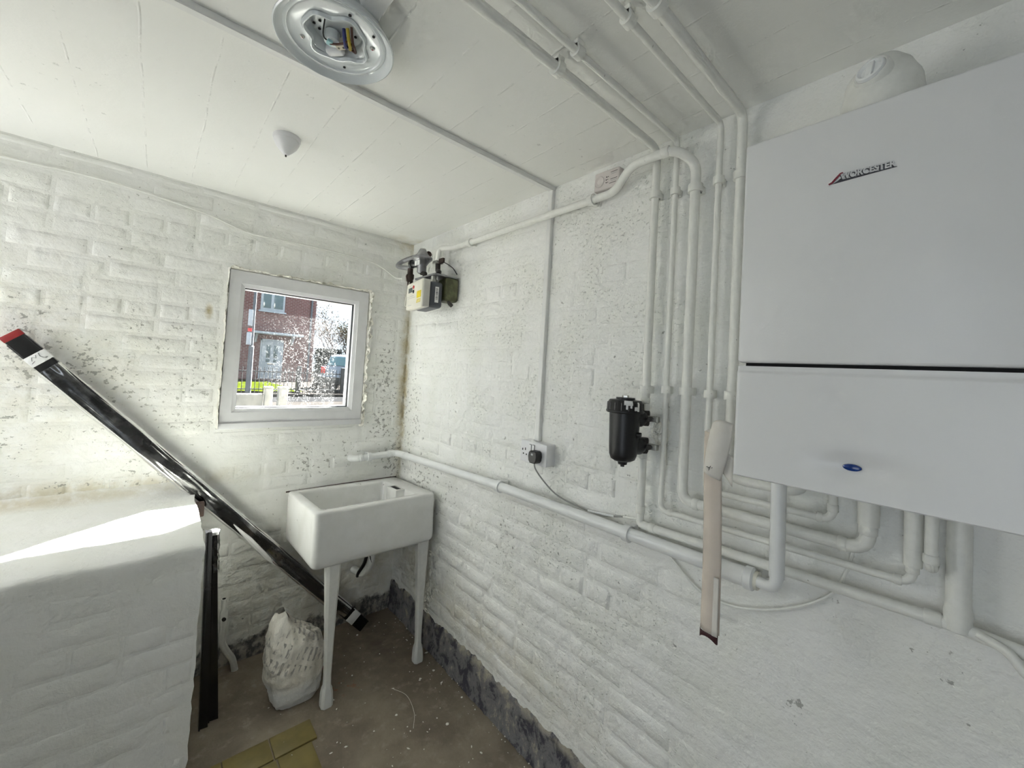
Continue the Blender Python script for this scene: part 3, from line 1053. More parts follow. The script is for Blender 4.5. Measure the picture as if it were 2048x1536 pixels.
# ------------------------------------------------------------------ boiler
by0, by1 = -2.446, -2.056
bo = empty('boiler', (-0.14, -2.25, 1.33), 'large white wall mounted gas boiler with a blue oval light', 'boiler')
MB().box((-0.268, by0 + 0.006, 1.350), (-0.004, by1 - 0.006, 2.026), 0.006).build('casing', M['boiler'], bo)
up_ = MB().box((-0.291, by0, 1.5665), (-0.262, by1, 2.030), 0.0055, 3).build('upper_panel', M['boiler'], bo)
lp = MB()


def lower(u, v):
    y = by1 + (by0 - by1) * u
    z = 1.332 + (1.5595 - 1.332) * v
    dy, dz = (y + 2.245) / 0.060, (z - 1.386) / 0.024
    d = dy * dy + dz * dz
    x = -0.291 - 0.003 * math.cos((u - .5) * 1.6) + 0.0125 * math.exp(-d * 1.25)
    # drip lip under the seam
    if z > 1.546:
        x += 0.004 * min(1.0, (z - 1.546) / 0.004)
    e = min(u, 1 - u, v)
    if e < 0.008:
        x += 0.004 * (1 - e / 0.008)
    return (x, y, z)


lp.grid(lower, 130, 84)
n0 = len(lp.v)
# turn the sheet into a tray: side skirts
for (u0, v0, u1, v1) in ((0, 0, 1, 0), (0, 1, 1, 1), (0, 0, 0, 1), (1, 0, 1, 1)):
    k = len(lp.v)
    N = 20
    for i in range(N + 1):
        t_ = i / N
        q = Vector(lower(u0 + (u1 - u0) * t_, v0 + (v1 - v0) * t_))
        lp.v.append(q)
        lp.v.append(Vector((-0.255, q.y, q.z)))
    for i in range(N):
        lp.f.append((k + 2 * i, k + 2 * i + 1, k + 2 * i + 3, k + 2 * i + 2))
lower_panel = lp.build('lower_panel', M['boiler'], bo, smooth=50)
MB().box((-0.27, by0 + 0.01, 1.555), (-0.266, by1 - 0.01, 1.571)).build('seam_gap', M['hole'], bo)
MB().lathe([(0.0, 0.0), (0.013, 0.0), (0.0135, 0.002), (0.0125, 0.0045), (0.007, 0.0062), (0.0, 0.0066)], (0, 0, 0), (-1, 0, 0), 28).build('status_light', M['blue'], bo)
slo = bpy.data.objects['status_light']
slo.location = Vector((-0.2815, -2.245, 1.3865)) - world_loc(bo)
slo.scale = (1.0, 1.0, 0.46)
slo.data.transform(Matrix.Translation(world_loc(bo)))
# raised badge
badge = empty('badge', (0, 0, 0))
badge.parent = bo
badge.location = Vector((-0.2915, -2.2175, 1.9045)) - world_loc(bo)


def text_mesh(body, size, extrude, offset=0.0):
    cu = bpy.data.curves.new('lettering', 'FONT')
    cu.body = body
    cu.size = size
    cu.extrude = extrude
    cu.offset = offset
    cu.resolution_u = 3
    o = bpy.data.objects.new('tmp', cu)
    col.objects.link(o)
    dg = bpy.context.evaluated_depsgraph_get()
    me = bpy.data.meshes.new_from_object(o.evaluated_get(dg))
    bpy.data.objects.remove(o)
    return me


FACE = Matrix(((0, 0, -1), (-1, 0, 0), (0, 1, 0))).to_4x4()     # text x -> -y, text y -> z, normal -> -x
for (nm, off, ex, dx, mt) in (('lettering_shadow', 0.0010, 0.0007, 0.0, M['badge_dark']), ('lettering', 0.0006, 0.0008, -0.0010, M['badge_light'])):
    me = text_mesh('WORCESTER', 0.0148, ex, off)
    w_ = max(v.co.x for v in me.vertices) - min(v.co.x for v in me.vertices)
    me.transform(Matrix.Diagonal((0.0745 / w_, 1.0, 1.0, 1.0)))
    me.transform(FACE)
    if nm == 'lettering_shadow':
        me.transform(Matrix.Translation((0, 0.0008, -0.0006)))
    me.materials.append(mt)
    o = bpy.data.objects.new(nm, me)
    col.objects.link(o)
    o.parent = badge
    o.location = (dx, 0, 0)
sw = [(-0.0175, -0.0035), (-0.0165, -0.0055), (-0.012, -0.0045), (-0.004, 0.004), (0.0005, 0.0095), (0.0035, 0.0115), (0.0028, 0.0125), (-0.001, 0.0118), (-0.006, 0.0065), (-0.013, -0.0015)]
wl = world_loc(badge)
MB().prism([(wl.y - a, wl.z + b) for a, b in sw], wl.x - 0.0022, wl.x + 0.0004, axis=0).build('swoosh', M['badge_red'], badge, smooth=0)
sh = [(-0.012, -0.0040), (0.030, -0.0022), (0.0745, -0.0008), (0.0745, 0.0), (0.003, 0.0005), (0.0, 0.0035), (-0.004, 0.0)]
MB().prism([(wl.y - a, wl.z + b - 0.001) for a, b in sh], wl.x - 0.0003, wl.x + 0.0005, axis=0).build('swoosh_shadow', M['badge_dark'], badge, smooth=0)
# flue elbow on top
fe = MB()
fe.lathe([(0.066, 0.0), (0.066, 0.060), (0.064, 0.095), (0.057, 0.128), (0.045, 0.155), (0.028, 0.174), (0.012, 0.182), (0.0, 0.184)], (-0.135, -2.252, 2.022), (0, 0, 1), 36)
fe.lathe([(0.062, -0.12), (0.062, 0.0), (0.054, 0.035), (0.03, 0.05), (0.0, 0.054)], (-0.135, -2.252, 2.130), (-1, 0, 0), 30)
fe.build('flue_elbow', M['pipe'], bo, smooth=60)
pd = Vector((-0.90, 0.30, 0.30)).normalized()
pc = Vector((-0.200, -2.240, 2.151)) - pd * 0.034
MB().lathe([(0.029, -0.02), (0.030, 0.026), (0.027, 0.030), (0.0245, 0.029)], pc, pd, 28, caps=False).build('test_port_collar', M['pipe'], bo)
MB().lathe([(0.0235, 0.0), (0.024, 0.030), (0.0225, 0.034), (0.019, 0.035), (0.016, 0.029), (0.0, 0.0285)], pc, pd, 28).build('test_port_cap', M['upvc'], bo)
MB().box((-0.0055, -0.018, 0.027), (0.0055, 0.018, 0.0345), 0.002, 2, Matrix.Translation(pc) @ pd.to_track_quat('Z', 'Y').to_matrix().to_4x4()).build('cap_grip', M['upvc'], bo)

# ------------------------------------------------------------------ black magnetic filter
fi = empty('system_filter', (-0.118, -1.684, 1.245), 'black canister filter fixed to the pipe, its lid splashed with white paint', 'filter')
fc = (-0.118, -1.684, 0.0)
MB().lathe([(0.0, 1.268), (0.026, 1.268), (0.036, 1.274), (0.041, 1.288), (0.0425, 1.31), (0.0455, 1.40), (0.0465, 1.432), (0.0, 1.432)], fc, (0, 0, 1), 40, caps=False).build('body', M['black_plastic'], fi)
MB().lathe([(0.0, 1.414), (0.054, 1.414), (0.0565, 1.417), (0.0565, 1.421), (0.0545, 1.423), (0.0525, 1.444), (0.047, 1.453), (0.028, 1.455), (0.028, 1.4605), (0.0, 1.4605)], fc, (0, 0, 1), 40, caps=False).build('lid', M['black_plastic'], fi)
lid = bpy.data.objects['lid']
for k in range(16):
    a = 2 * math.pi * k / 16
    cx, cy = fc[0] + math.cos(a) * 0.0525, fc[1] + math.sin(a) * 0.0525
    MB().tube([(cx, cy, 1.4235), (fc[0] + math.cos(a) * 0.0515, fc[1] + math.sin(a) * 0.0515, 1.445)], 0.0032, 6).build('grip_rib', M['black_plastic'], lid)
for (a0, a1, z0, z1) in ((2.9, 3.35, 1.440, 1.4535), (3.0, 3.10, 1.428, 1.442), (3.62, 3.74, 1.423, 1.450), (3.45, 3.62, 1.425, 1.436), (3.22, 3.32, 1.432, 1.444)):
    def splash(u, v, a0=a0, a1=a1, z0=z0, z1=z1):
        a = a0 + (a1 - a0) * u
        z = z0 + (z1 - z0) * v + 0.0025 * ns(a, u, 0, 9.0)
        rr = 0.0575 if z < 1.445 else 0.0575 - (z - 1.445) * 0.55
        return (fc[0] + math.cos(a + 0.75) * rr, fc[1] + math.sin(a + 0.75) * rr, z)
    MB().grid(splash, 8, 5).build('paint_splash', M['paper_white'], lid)
MB().lathe([(0.0, 1.459), (0.0105, 1.459), (0.0105, 1.4665), (0.009, 1.468), (0.0, 1.468)], fc, (0, 0, 1), 6, caps=False).build('bleed_nut', M['chrome'], fi)
MB().lathe([(0.0, 1.250), (0.006, 1.250), (0.006, 1.255), (0.013, 1.257), (0.016, 1.270), (0.0, 1.270)], fc, (0, 0, 1), 16, caps=False).build('drain_plug', M['black_plastic'], fi)
for zz in (1.398, 1.312):
    d = Vector((0.083, -0.026, 0.0)).normalized()
    o_ = Vector((fc[0], fc[1], zz)) + d * 0.030
    prt = MB().lathe([(0.0, 0.0), (0.026, 0.0), (0.027, 0.018), (0.0275, 0.030), (0.025, 0.034), (0.021, 0.043), (0.0, 0.043)], o_, d, 26, caps=False).build('port', M['black_plastic'], fi)
    v0 = Vector((XO, yA, zz))
    MB().tube([v0 - Vector((0, 0, 0.024)), v0 - Vector((0, 0, 0.018)), v0 + Vector((0, 0, 0.018)), v0 + Vector((0, 0, 0.024))], 0.0165, 8, radii=[0.014, 0.0165, 0.0165, 0.014]).build('valve_body', M['dark_steel'], fi)
    MB().tube([v0 + Vector((0, 0, 0.024 if zz > 1.35 else -0.024)), v0 + Vector((0, 0, 0.046 if zz > 1.35 else -0.040))], 0.0150, 6).build('valve_nut', M['pipe'], fi)
    MB().box((v0.x - 0.012, v0.y - 0.050, zz - 0.009), (v0.x + 0.006, v0.y - 0.012, zz + 0.009), 0.003).build('valve_lever', M['silver'], fi)
    MB().tube([(v0.x - 0.012, v0.y - 0.030, zz), (v0.x - 0.030, v0.y - 0.034, zz)], 0.007, 10).build('valve_spindle', M['dark_steel'], fi)
MB().lathe([(0, 0), (0.008, 0), (0.008, 0.012), (0, 0.012)], (fc[0] + 0.005, fc[1] - 0.042, 1.352), (0.3, -1, 0), 12).build('side_lug', M['black_plastic'], fi)
# lump of painted filler on the wall behind it
lump = MB()


def fill(u, v):
    a, b = u * 2 * math.pi, v
    rr = 0.034 * b * (1 + 0.25 * ns(math.cos(a), math.sin(a), 3, 2.0))
    return (-0.002 - 0.020 * (1 - b * b) * (1 + 0.3 * ns(a, b, 1, 5)), -1.742 + rr * math.cos(a), 1.352 + rr * 1.1 * math.sin(a))


lump.grid(fill, 28, 8)
tag(lump.build('wall_filler', M['plaster']), 'rough lump of white filler on the wall behind the black filter', 'filler')

# ------------------------------------------------------------------ socket, plug, cable trunking
so_ = empty('wall_socket', (0, -1.2355, 1.157), 'white surface mounted double socket under the trunking', 'socket')
MB().box((-0.044, -1.3075, 1.1575), (0.004, -1.1635, 1.2415), 0.003).build('back_box', M['plastic_white'], so_)
fp = MB().box((-0.0525, -1.3085, 1.1565), (-0.043, -1.1625, 1.2425), 0.0035).build('faceplate', M['plastic_white'], so_)
XF = -0.0528
for (a, b, w2, h2) in ((-1.1745, 1.2055, 0.0022, 0.0045), (-1.1905, 1.2085, 0.0022, 0.0052), (-1.180, 1.189, 0.003, 0.0028), (-1.1975, 1.1875, 0.003, 0.0028)):
    MB().box((XF, a - w2, b - h2), (XF + 0.003, a + w2, b + h2)).build('pin_slot', M['hole'], fp)
for a in (-1.2185, -1.2355):
    rk = MB().box((XF - 0.0035, a - 0.0062, 1.2015), (XF + 0.004, a + 0.0062, 1.2305), 0.0018).build('rocker', M['plastic_white'], fp)
    MB().box((XF - 0.0002, a - 0.0078, 1.2), (XF + 0.002, a - 0.0064, 1.232)).build('rocker_gap', M['hole'], fp)
    MB().box((XF - 0.0002, a - 0.0078, 1.2306), (XF + 0.002, a + 0.0060, 1.2322)).build('rocker_gap', M['hole'], fp)

pg = empty('power_plug', (-0.055, -1.265, 1.17), 'black plug in the double socket with a thin grey flex hanging from it', 'plug')
b = bmesh.new()
pb = MB()
poly = [(-1.241, 1.193), (-1.2435, 1.208), (-1.2495, 1.2155), (-1.2795, 1.2155), (-1.2855, 1.208), (-1.288, 1.193), (-1.2855, 1.177), (-1.278, 1.1675), (-1.251, 1.1675), (-1.2435, 1.177)]
pb.prism(poly, -0.0875, -0.0535, axis=0)
b.free()
pbo = pb.build('plug_body', M['black_plastic'], pg, smooth=0)
md = pbo.modifiers.new('edge', 'BEVEL')
md.width = 0.004
md.segments = 3
MB().box((-0.0885, -1.2705, 1.1985), (-0.0868, -1.2585, 1.2065), 0.0007).build('fuse_label', M['grey_label'], pg)
cord = [(-0.072, -1.264, 1.1695), (-0.066, -1.266, 1.145), (-0.045, -1.288, 1.105), (-0.028, -1.345, 1.062), (-0.016, -1.433, 1.043), (-0.012, -1.544, 1.040), (-0.010, -1.640, 1.062), (-0.010, -1.72, 1.064),
        (-0.010, -1.783, 1.004), (-0.012, -1.846, 0.955), (-0.012, -1.895, 0.930), (-0.012, -1.968, 0.929), (-0.012, -2.049, 0.957), (-0.013, -2.121, 1.000), (-0.013, -2.176, 1.052), (-0.014, -2.201, 1.108),
        (-0.016, -2.213, 1.162), (-0.016, -2.228, 1.239), (-0.016, -2.236, 1.348)]
sp = spline(cord, 8)
MB().tube(sp[:8 * 6], 0.0029, 8).build('flex', M['grey_cord'], pg)
MB().tube(sp[8 * 6 - 1:], 0.0034, 8).build('flex', M['pipe'], pg)
MB().tube([sp[8 * 6 - 12], sp[8 * 6 - 4]], 0.0042, 8).build('flex_sleeve', M['upvc'], pg)


def trunking(lo, hi, lid_axis, label):
    t = empty('cable_trunking', ((lo[0] + hi[0]) / 2, (lo[1] + hi[1]) / 2, lo[2]), label, 'trunking')
    MB().box(lo, hi, 0.0012, 1).build('channel', M['trunk'], t)
    l2, h2 = list(lo), list(hi)
    if lid_axis == 'z':
        h2[2] = lo[2] + 0.0012
        l2[2] = lo[2] - 0.0012
        long = max(range(2), key=lambda i: hi[i] - lo[i])
        ot = 1 - long
        l2[ot] += 0.002
        h2[ot] -= 0.002
    else:
        h2[0] = lo[0] + 0.0012
        l2[0] = lo[0] - 0.0012
        l2[1] += 0.002
        h2[1] -= 0.002
    MB().box(l2, h2, 0.0006, 1).build('lid', M['trunk'], t)
    return t


trunking((-2.1, -1.229, 2.284), (0.0, -1.204, 2.3005), 'z', 'long white mini trunking run across the ceiling past the round lamp base')
trunking((-0.0165, -1.2285, 1.2425), (0.0, -1.2035, 2.284), 'x', 'white mini trunking run down the wall to the double socket')
trunking((-0.932, -1.680, 2.278), (-0.886, -1.475, 2.3005), 'z', 'wide white trunking on the ceiling that ends at the round lamp base')

# ------------------------------------------------------------------ carbon monoxide alarm
al = empty('gas_alarm', (-0.02, -1.51, 2.192), 'small off-white alarm with a round sounder, perched on the gas pipe', 'alarm')
A0 = Matrix.Translation((0, -1.5095, 2.2285)) @ Matrix.Rotation(R(1.5), 4, 'X')
ac = MB().box((-0.036, -0.0525, -0.0345), (-0.001, 0.0525, 0.0345), 0.005, 3, A0).build('case', M['plastic_pink'], al)


def on_alarm(y, z, x=-0.0363):
    return A0 @ Vector((x, y, z))


MB().lathe([(0.0, 0.0015), (0.017, 0.0015), (0.019, 0.0025), (0.021, 0.0005), (0.021, -0.002)], on_alarm(0.029, -0.002), (-1, 0, 0), 30, caps=False).build('sounder_dish', M['plastic_pink'], al)
MB().lathe([(0.0, 0.0022), (0.006, 0.002), (0.012, 0.001), (0.0165, 0.0018)], on_alarm(0.029, -0.002), (-1, 0, 0), 30, caps=False).build('sounder_button', M['plastic_pink'], al)
for k in range(3):
    for (dy, r_) in ((-0.002, 0.0022), (-0.0085, 0.0015)):
        MB().lathe([(0, 0), (r_, 0), (r_, 0.0008), (0, 0.0008)], on_alarm(dy + 0.0015 * k % 0.002, 0.008 - 0.010 * k), (-1, 0, 0), 10).build('indicator_hole', M['hole'], al)
for (z_, y0_, y1_, mt) in ((0.021, -0.018, -0.046, 'ink'), (0.015, -0.020, -0.044, 'grey_label'), (-0.004, -0.018, -0.046, 'ink'), (-0.010, -0.02, -0.045, 'grey_label'), (-0.018, -0.014, -0.042, 'ink')):
    p0, p1 = on_alarm(y0_, z_), on_alarm(y1_, z_)
    MB().box((p0.x - 0.0004, p1.y, p0.z - 0.0007), (p0.x + 0.0006, p0.y, p0.z + 0.0007)).build('printed_line', M[mt], al)

# ------------------------------------------------------------------ ceiling lamp base (its cover missing)
LX, LY = -0.945, -1.405
lm = empty('ceiling_lamp', (LX, LY, 2.3), 'round white enamel lamp base on the ceiling, open with its wiring showing', 'lamp')
lc = (LX, LY, 0)
MB().lathe([(0.085, 2.3005), (0.100, 2.296), (0.116, 2.272), (0.126, 2.256), (0.1285, 2.251), (0.1285, 2.2475), (0.126, 2.2455), (0.1225, 2.2475), (0.117, 2.257), (0.110, 2.2600), (0.1065, 2.2575), (0.102, 2.2575),
            (0.100, 2.2610), (0.095, 2.2630), (0.070, 2.2640), (0.064, 2.2640), (0.060, 2.2690), (0.055, 2.2870), (0.02, 2.2885), (0.0, 2.2885)], lc, (0, 0, 1), 72, caps=False).build('pan', M['enamel'], lm, smooth=45)
# pressed wavy reflector edge round the well
wav = MB()


def wavy(u, v):
    a = 2 * math.pi * u
    rr = 0.066 + 0.006 * math.sin(4 * a + 0.6) + 0.0035 * math.sin(7 * a)
    rr = rr + (v - 0.5) * 0.010
    z = 2.2625 - 0.0065 * math.sin(math.pi * v)
    return (LX + rr * math.cos(a), LY + rr * math.sin(a), z)


wav.grid(wavy, 96, 5)
wav.build('reflector_edge', M['enamel'], lm)
for a in (2.43, 5.87):
    q = Vector((LX + 0.079 * math.cos(a), LY + 0.079 * math.sin(a), 2.2628))
    sc_ = MB().lathe([(0.0, -0.003), (0.003, -0.003), (0.0055, -0.001), (0.006, 0.001)], q, (0, 0, 1), 14, caps=False).build('screw', M['silver'], lm)
    MB().lathe([(0.0, -0.0038), (0.0020, -0.0038), (0.0020, -0.002)], q, (0, 0, 1), 8, caps=False).build('screw_slot', M['badge_red'], sc_)
for (dx, dy) in ((0.0, -0.086), (0.060, -0.068), (0.045, 0.078), (-0.036, 0.006), (-0.030, 0.030), (-0.044, 0.022), (0.040, -0.006)):
    zz = 2.2615 if math.hypot(dx, dy) > 0.062 else 2.2860
    MB().lathe([(0, -0.0005), (0.0033, -0.0005), (0.0033, 0.001), (0, 0.001)], (LX + dx, LY + dy, zz), (0, 0, 1), 10).build('fixing_hole', M['hole'], lm)
MB().box((-0.019, -0.009, 2.260), (0.019, 0.009, 2.279), 0.004, 2, Matrix.Translation((LX + 0.020, LY + 0.012, 0)) @ Matrix.Rotation(R(-52), 4, 'Z')).build('terminal_block', M['beige'], lm)
tb = bpy.data.objects['terminal_block']
for k in range(3):
    MB().lathe([(0, -0.0006), (0.0028, -0.0006), (0.0028, 0.001), (0, 0.001)], (LX + 0.013 + 0.0075 * k, LY + 0.022 - 0.0095 * k, 2.2600), (0, 0, 1), 10).build('terminal_screw', M['dark_steel'], tb)
MB().lathe([(0.0, 2.262), (0.014, 2.262), (0.017, 2.264), (0.017, 2.285)], (LX - 0.004, LY + 0.020, 0), (0, 0, 1), 20, caps=False).build('lamp_holder', M['enamel'], lm)
MB().box((LX - 0.015, LY + 0.012, 2.256), (LX - 0.003, LY + 0.026, 2.268), 0.002).build('wire_connector', M['cyan'], lm)
MB().box((-0.022, -0.011, 2.258), (0.022, 0.011, 2.284), 0.008, 3, Matrix.Translation((LX + 0.012, LY + 0.046, 0)) @ Matrix.Rotation(R(-48), 4, 'Z')).build('starter_box', M['plastic_white'], lm)
for (mt, pts, r_) in (('wire_brown', [(-0.008, 0.020, 2.258), (0.002, 0.010, 2.256), (0.012, -0.004, 2.255), (0.020, -0.014, 2.258), (0.032, -0.010, 2.260), (0.042, 0.0, 2.262), (0.040, 0.010, 2.27)], 0.0026),
                      ('wire_yellow', [(0.016, -0.022, 2.282), (0.022, -0.020, 2.257), (0.028, -0.010, 2.254), (0.034, 0.006, 2.260), (0.034, 0.012, 2.272)], 0.0038),
                      ('wire_blue', [(0.010, -0.016, 2.282), (0.016, -0.010, 2.257), (0.022, 0.000, 2.254), (0.026, 0.006, 2.264)], 0.0040),
                      ('wire_brown', [(0.022, -0.030, 2.284), (0.030, -0.022, 2.256), (0.040, -0.008, 2.256), (0.046, 0.004, 2.258), (0.042, 0.014, 2.266)], 0.0030),
                      ('ink', [(-0.030, -0.010, 2.284), (-0.028, 0.004, 2.262), (-0.020, 0.016, 2.260), (-0.010, 0.022, 2.268)], 0.0016)):
    MB().tube(spline([(LX + a, LY + b_, z_) for a, b_, z_ in pts], 6), r_, 8).build('wire', M[mt], lm)

# ------------------------------------------------------------------ ceiling rose
cr_ = empty('ceiling_rose', (-0.912, -0.778, 2.3), 'small white cone shaped ceiling rose without a flex', 'ceiling rose')
rc = (-0.912, -0.778, 0)
MB().lathe([(0.044, 2.3005), (0.044, 2.289), (0.0425, 2.286), (0.040, 2.2855)], rc, (0, 0, 1), 36, caps=False).build('base_ring', M['plastic_white'], cr_)
MB().lathe([(0.0415, 2.287), (0.0405, 2.280), (0.034, 2.266), (0.021, 2.250), (0.010, 2.239), (0.006, 2.236), (0.0, 2.236)], rc, (0, 0, 1), 36, caps=False).build('cone_cover', M['plastic_white'], cr_)
MB().tube([(-0.912, -0.778, 2.237), (-0.9115, -0.778, 2.230)], 0.0028, 8).build('cut_wires', M['dark_steel'], cr_)

# ------------------------------------------------------------------ gas meter
gm = empty('gas_meter', (-0.13, -0.44, 1.83), 'cream fronted gas meter with a yellow sticker in the corner of the walls', 'meter')
G0 = Matrix.Translation((-0.150, -0.430, 1.900)) @ Matrix.Rotation(R(-9), 4, 'Z')
MB().box((-0.005, -0.112, -0.072), (0.070, 0.105, 0.066), 0.016, 4, G0).build('body', M['slate'], gm)
MB().box((-0.042, -0.1225, -0.074), (-0.004, 0.1185, 0.070), 0.006, 3, G0).build('rim', M['lip_grey'], gm)
gf = MB().box((-0.0495, -0.119, -0.076), (-0.020, 0.1225, 0.072), 0.009, 3, G0).build('front_cover', M['cream'], gm)


def gplate(name, mat, y0, y1, z0, z1, x=-0.0502, parent=None):
    return MB().box((x, y0, z0), (x + 0.002, y1, z1), 0.0, 1, G0).build(name, M[mat], parent or gm, smooth=0)


gplate('display', 'lcd', 0.026, 0.088, 0.016, 0.042)
for (y_, z_, mt) in ((0.004, 0.040, 'red'), (0.004, 0.016, 'ink')):
    MB().lathe([(0, 0), (0.009, 0), (0.009, 0.004), (0.007, 0.005), (0, 0.005)], G0 @ Vector((-0.049, y_, z_)), (G0.to_3x3() @ Vector((-1, 0, 0))), 18).build('push_button', M[mt], gm)
gplate('warning_sticker', 'yellow', -0.112, -0.050, -0.026, 0.010)
for k in range(3):
    gplate('sticker_print', 'yellow', -0.110, -0.056 + 0.004 * k, -0.036 - 0.007 * k, -0.032 - 0.007 * k)
for (y0, y1, z_) in ((0.03, 0.08, 0.052), (0.0, 0.10, -0.006), (-0.02, 0.10, -0.016), (0.03, 0.09, -0.054)):
    gplate('printed_line', 'grey_label', y0, y1, z_, z_ + 0.0014)
SB = MB().box((0.026, -0.1135, -0.044), (0.046, -0.1115, 0.038), 0.0, 1, G0).build('barcode_sticker', M['paper_white'], gm, smooth=0)
for k in range(9):
    z_ = -0.028 + 0.0066 * k
    MB().box((0.030, -0.1142, z_), (0.042, -0.1130, z_ + random.uniform(0.002, 0.0045)), 0.0, 1, G0).build('barcode_bar', M['ink'], SB, smooth=0)
for (gy, gz) in ((0.045, 0.062), (-0.070, 0.062)):
    q = G0 @ Vector((0.030, gy, gz))
    MB().tube([q, q + Vector((0, 0, 0.018)), q + Vector((0, 0, 0.019)), q + Vector((0, 0, 0.040))], 0.016, 8, radii=[0.021, 0.021, 0.015, 0.015]).build('union_nut', M['dark_steel'] if gy > 0 else M['silver'], gm)
# old olive casing and bracket behind
MB().box((-0.085, -0.560, 1.872), (-0.006, -0.470, 1.998), 0.014, 3).build('backing_case', M['olive'], gm)
MB().box((-0.150, -0.550, 2.000), (-0.004, -0.330, 2.010), 0.002, 1).build('bracket', M['grey_metal'], gm)
MB().tube(spline([(-0.060, -0.545, 1.88), (-0.055, -0.552, 1.862), (-0.04, -0.555, 1.85)], 5), 0.010, 8).build('backing_hook', M['dark_steel'], gm)

# regulator, flexible feed and valve
rg = empty('gas_regulator', (-0.120, -0.330, 2.01), 'grey metal gas regulator with a domed top standing above the meter', 'regulator')
rc2 = (-0.120, -0.345, 0)
MB().lathe([(0.0, 2.175), (0.018, 2.175), (0.022, 2.168), (0.030, 2.150), (0.046, 2.136), (0.056, 2.130), (0.056, 2.120), (0.048, 2.114), (0.036, 2.100), (0.026, 2.085), (0.026, 2.048), (0.020, 2.040), (0.0, 2.040)], rc2, (0, 0, 1), 30, caps=False).build('diaphragm_case', M['grey_metal'], rg)
MB().lathe([(0.0, 2.180), (0.016, 2.180), (0.019, 2.170)], rc2, (0, 0, 1), 20, caps=False).build('cap', M['silver'], rg)
MB().tube([(-0.120, -0.345, 2.044), (-0.120, -0.385, 2.034), (-0.121, -0.388, 2.012)], 0.013, 12).build('outlet', M['dark_steel'], rg)
MB().lathe([(0.0, 0.0), (0.020, 0), (0.020, 0.050), (0.024, 0.050), (0.024, 0.062), (0, 0.062)], (-0.128, -0.330, 2.098), (-0.35, 0.94, 0.0), 16).build('inlet_union', M['black_plastic'], rg)
for k in range(2):
    MB().box((-0.158, -0.385 + 0.030 * k, 2.078), (-0.1545, -0.361 + 0.030 * k, 2.104), 0.0, 1, None).build('tag_label', M['paper_white'], rg, smooth=0)
va = empty('gas_valve', (-0.12, -0.16, 1.98), 'rusty brown emergency gas valve hanging beside the meter', 'valve')
MB().tube([(-0.128, -0.225, 2.085), (-0.126, -0.222, 2.055), (-0.124, -0.220, 2.05), (-0.124, -0.220, 2.02), (-0.122, -0.219, 2.018), (-0.120, -0.218, 1.985), (-0.118, -0.216, 1.945)], 0.015, 10, radii=[0.016, 0.016, 0.022, 0.022, 0.017, 0.017, 0.012]).build('body', M['rust'], va)
MB().tube(spline([(-0.145, -0.225, 2.045), (-0.158, -0.245, 2.03), (-0.155, -0.252, 2.005), (-0.14, -0.24, 1.995)], 5), 0.0055, 8).build('lever', M['rust'], va)
MB().tube(spline([(-0.140, -0.245, 2.00), (-0.150, -0.262, 1.955), (-0.145, -0.225, 1.90), (-0.15, -0.235, 1.862), (-0.155, -0.29, 1.858)], 6), 0.0028, 6).build('bonding_wire', M['cream'], va)
ho = empty('flexible_hose', (-0.13, -0.20, 2.10), 'grey corrugated flexible hose looping over to the gas regulator', 'hose')
hp = spline([(-0.126, -0.222, 2.088), (-0.150, -0.150, 2.100), (-0.150, -0.105, 2.118), (-0.120, -0.110, 2.150), (-0.085, -0.190, 2.170), (-0.06, -0.27, 2.172)], 14)
MB().tube(hp, 0.013, 12, radii=[0.0125 + (0.0016 if i % 2 else 0) for i in range(len(hp))]).build('hose', M['grey_metal'], ho)
MB().tube([(-0.066, -0.25, 2.172), (-0.06, -0.30, 2.172), (-0.06, -0.31, 2.17), (-0.075, -0.330, 2.165)], 0.016, 10).build('hose_end', M['rust'], ho)
op = empty('meter_outlet', (-0.075, -0.440, 2.0), 'dark iron tail with a brass clamp joining meter and gas pipe', 'fitting')
MB().tube([(-0.110, -0.512, 2.015), (-0.100, -0.50, 2.03), (-0.075, -0.445, 2.05), (-0.075, -0.440, 2.1035)], 0.014, 12).build('tail', M['dark_steel'], op)
MB().box((-0.098, -0.462, 2.088), (-0.052, -0.418, 2.1035), 0.004).build('clamp', M['silver'], op)
MB().box((-0.085, -0.505, 2.085), (-0.070, -0.462, 2.112), 0.003).build('clamp_lug', M['rust'], op)
MB().tube(spline([(-0.078, -0.50, 2.09), (-0.07, -0.54, 2.07), (-0.05, -0.56, 2.05), (-0.03, -0.57, 2.02)], 5), 0.0025, 6).build('earth_wire', M['ink'], op)

# ------------------------------------------------------------------ thin cable along the top of the back wall
cbl = MB()
cp = [(-2.3, -0.008, 2.195), (-1.70, -0.008, 2.203), (-1.467, -0.008, 2.213), (-1.259, -0.008, 2.200), (-1.061, -0.008, 2.172), (-0.98, -0.008, 2.150), (-0.896, -0.008, 2.131), (-0.75, -0.008, 2.135), (-0.566, -0.008, 2.137), (-0.30, -0.008, 2.130),
      (-0.20, -0.010, 2.105), (-0.13, -0.030, 2.06), (-0.12, -0.12, 2.04)]
cbl.tube(spline(cp, 8), 0.0042, 8)
tag(cbl.build('wall_cable', M['pipe']), 'thin white painted cable sagging along the brick wall above the window', 'cable')

# ------------------------------------------------------------------ sink
SKX0, SKX1, SKY0, SKY1 = -0.645, -0.032, -0.505, -0.020
SZT, SZB = 0.846, 0.596
TILT = R(3.0)
sk = empty('ceramic_sink', (-0.34, -0.26, 0.0), 'chipped white butler sink standing on two painted iron legs', 'sink')
piv = Vector((0, -0.5, 0.846))
SM = Matrix.Translation(piv) @ Matrix.Rotation(-TILT, 4, 'X') @ Matrix.Translation(-piv)


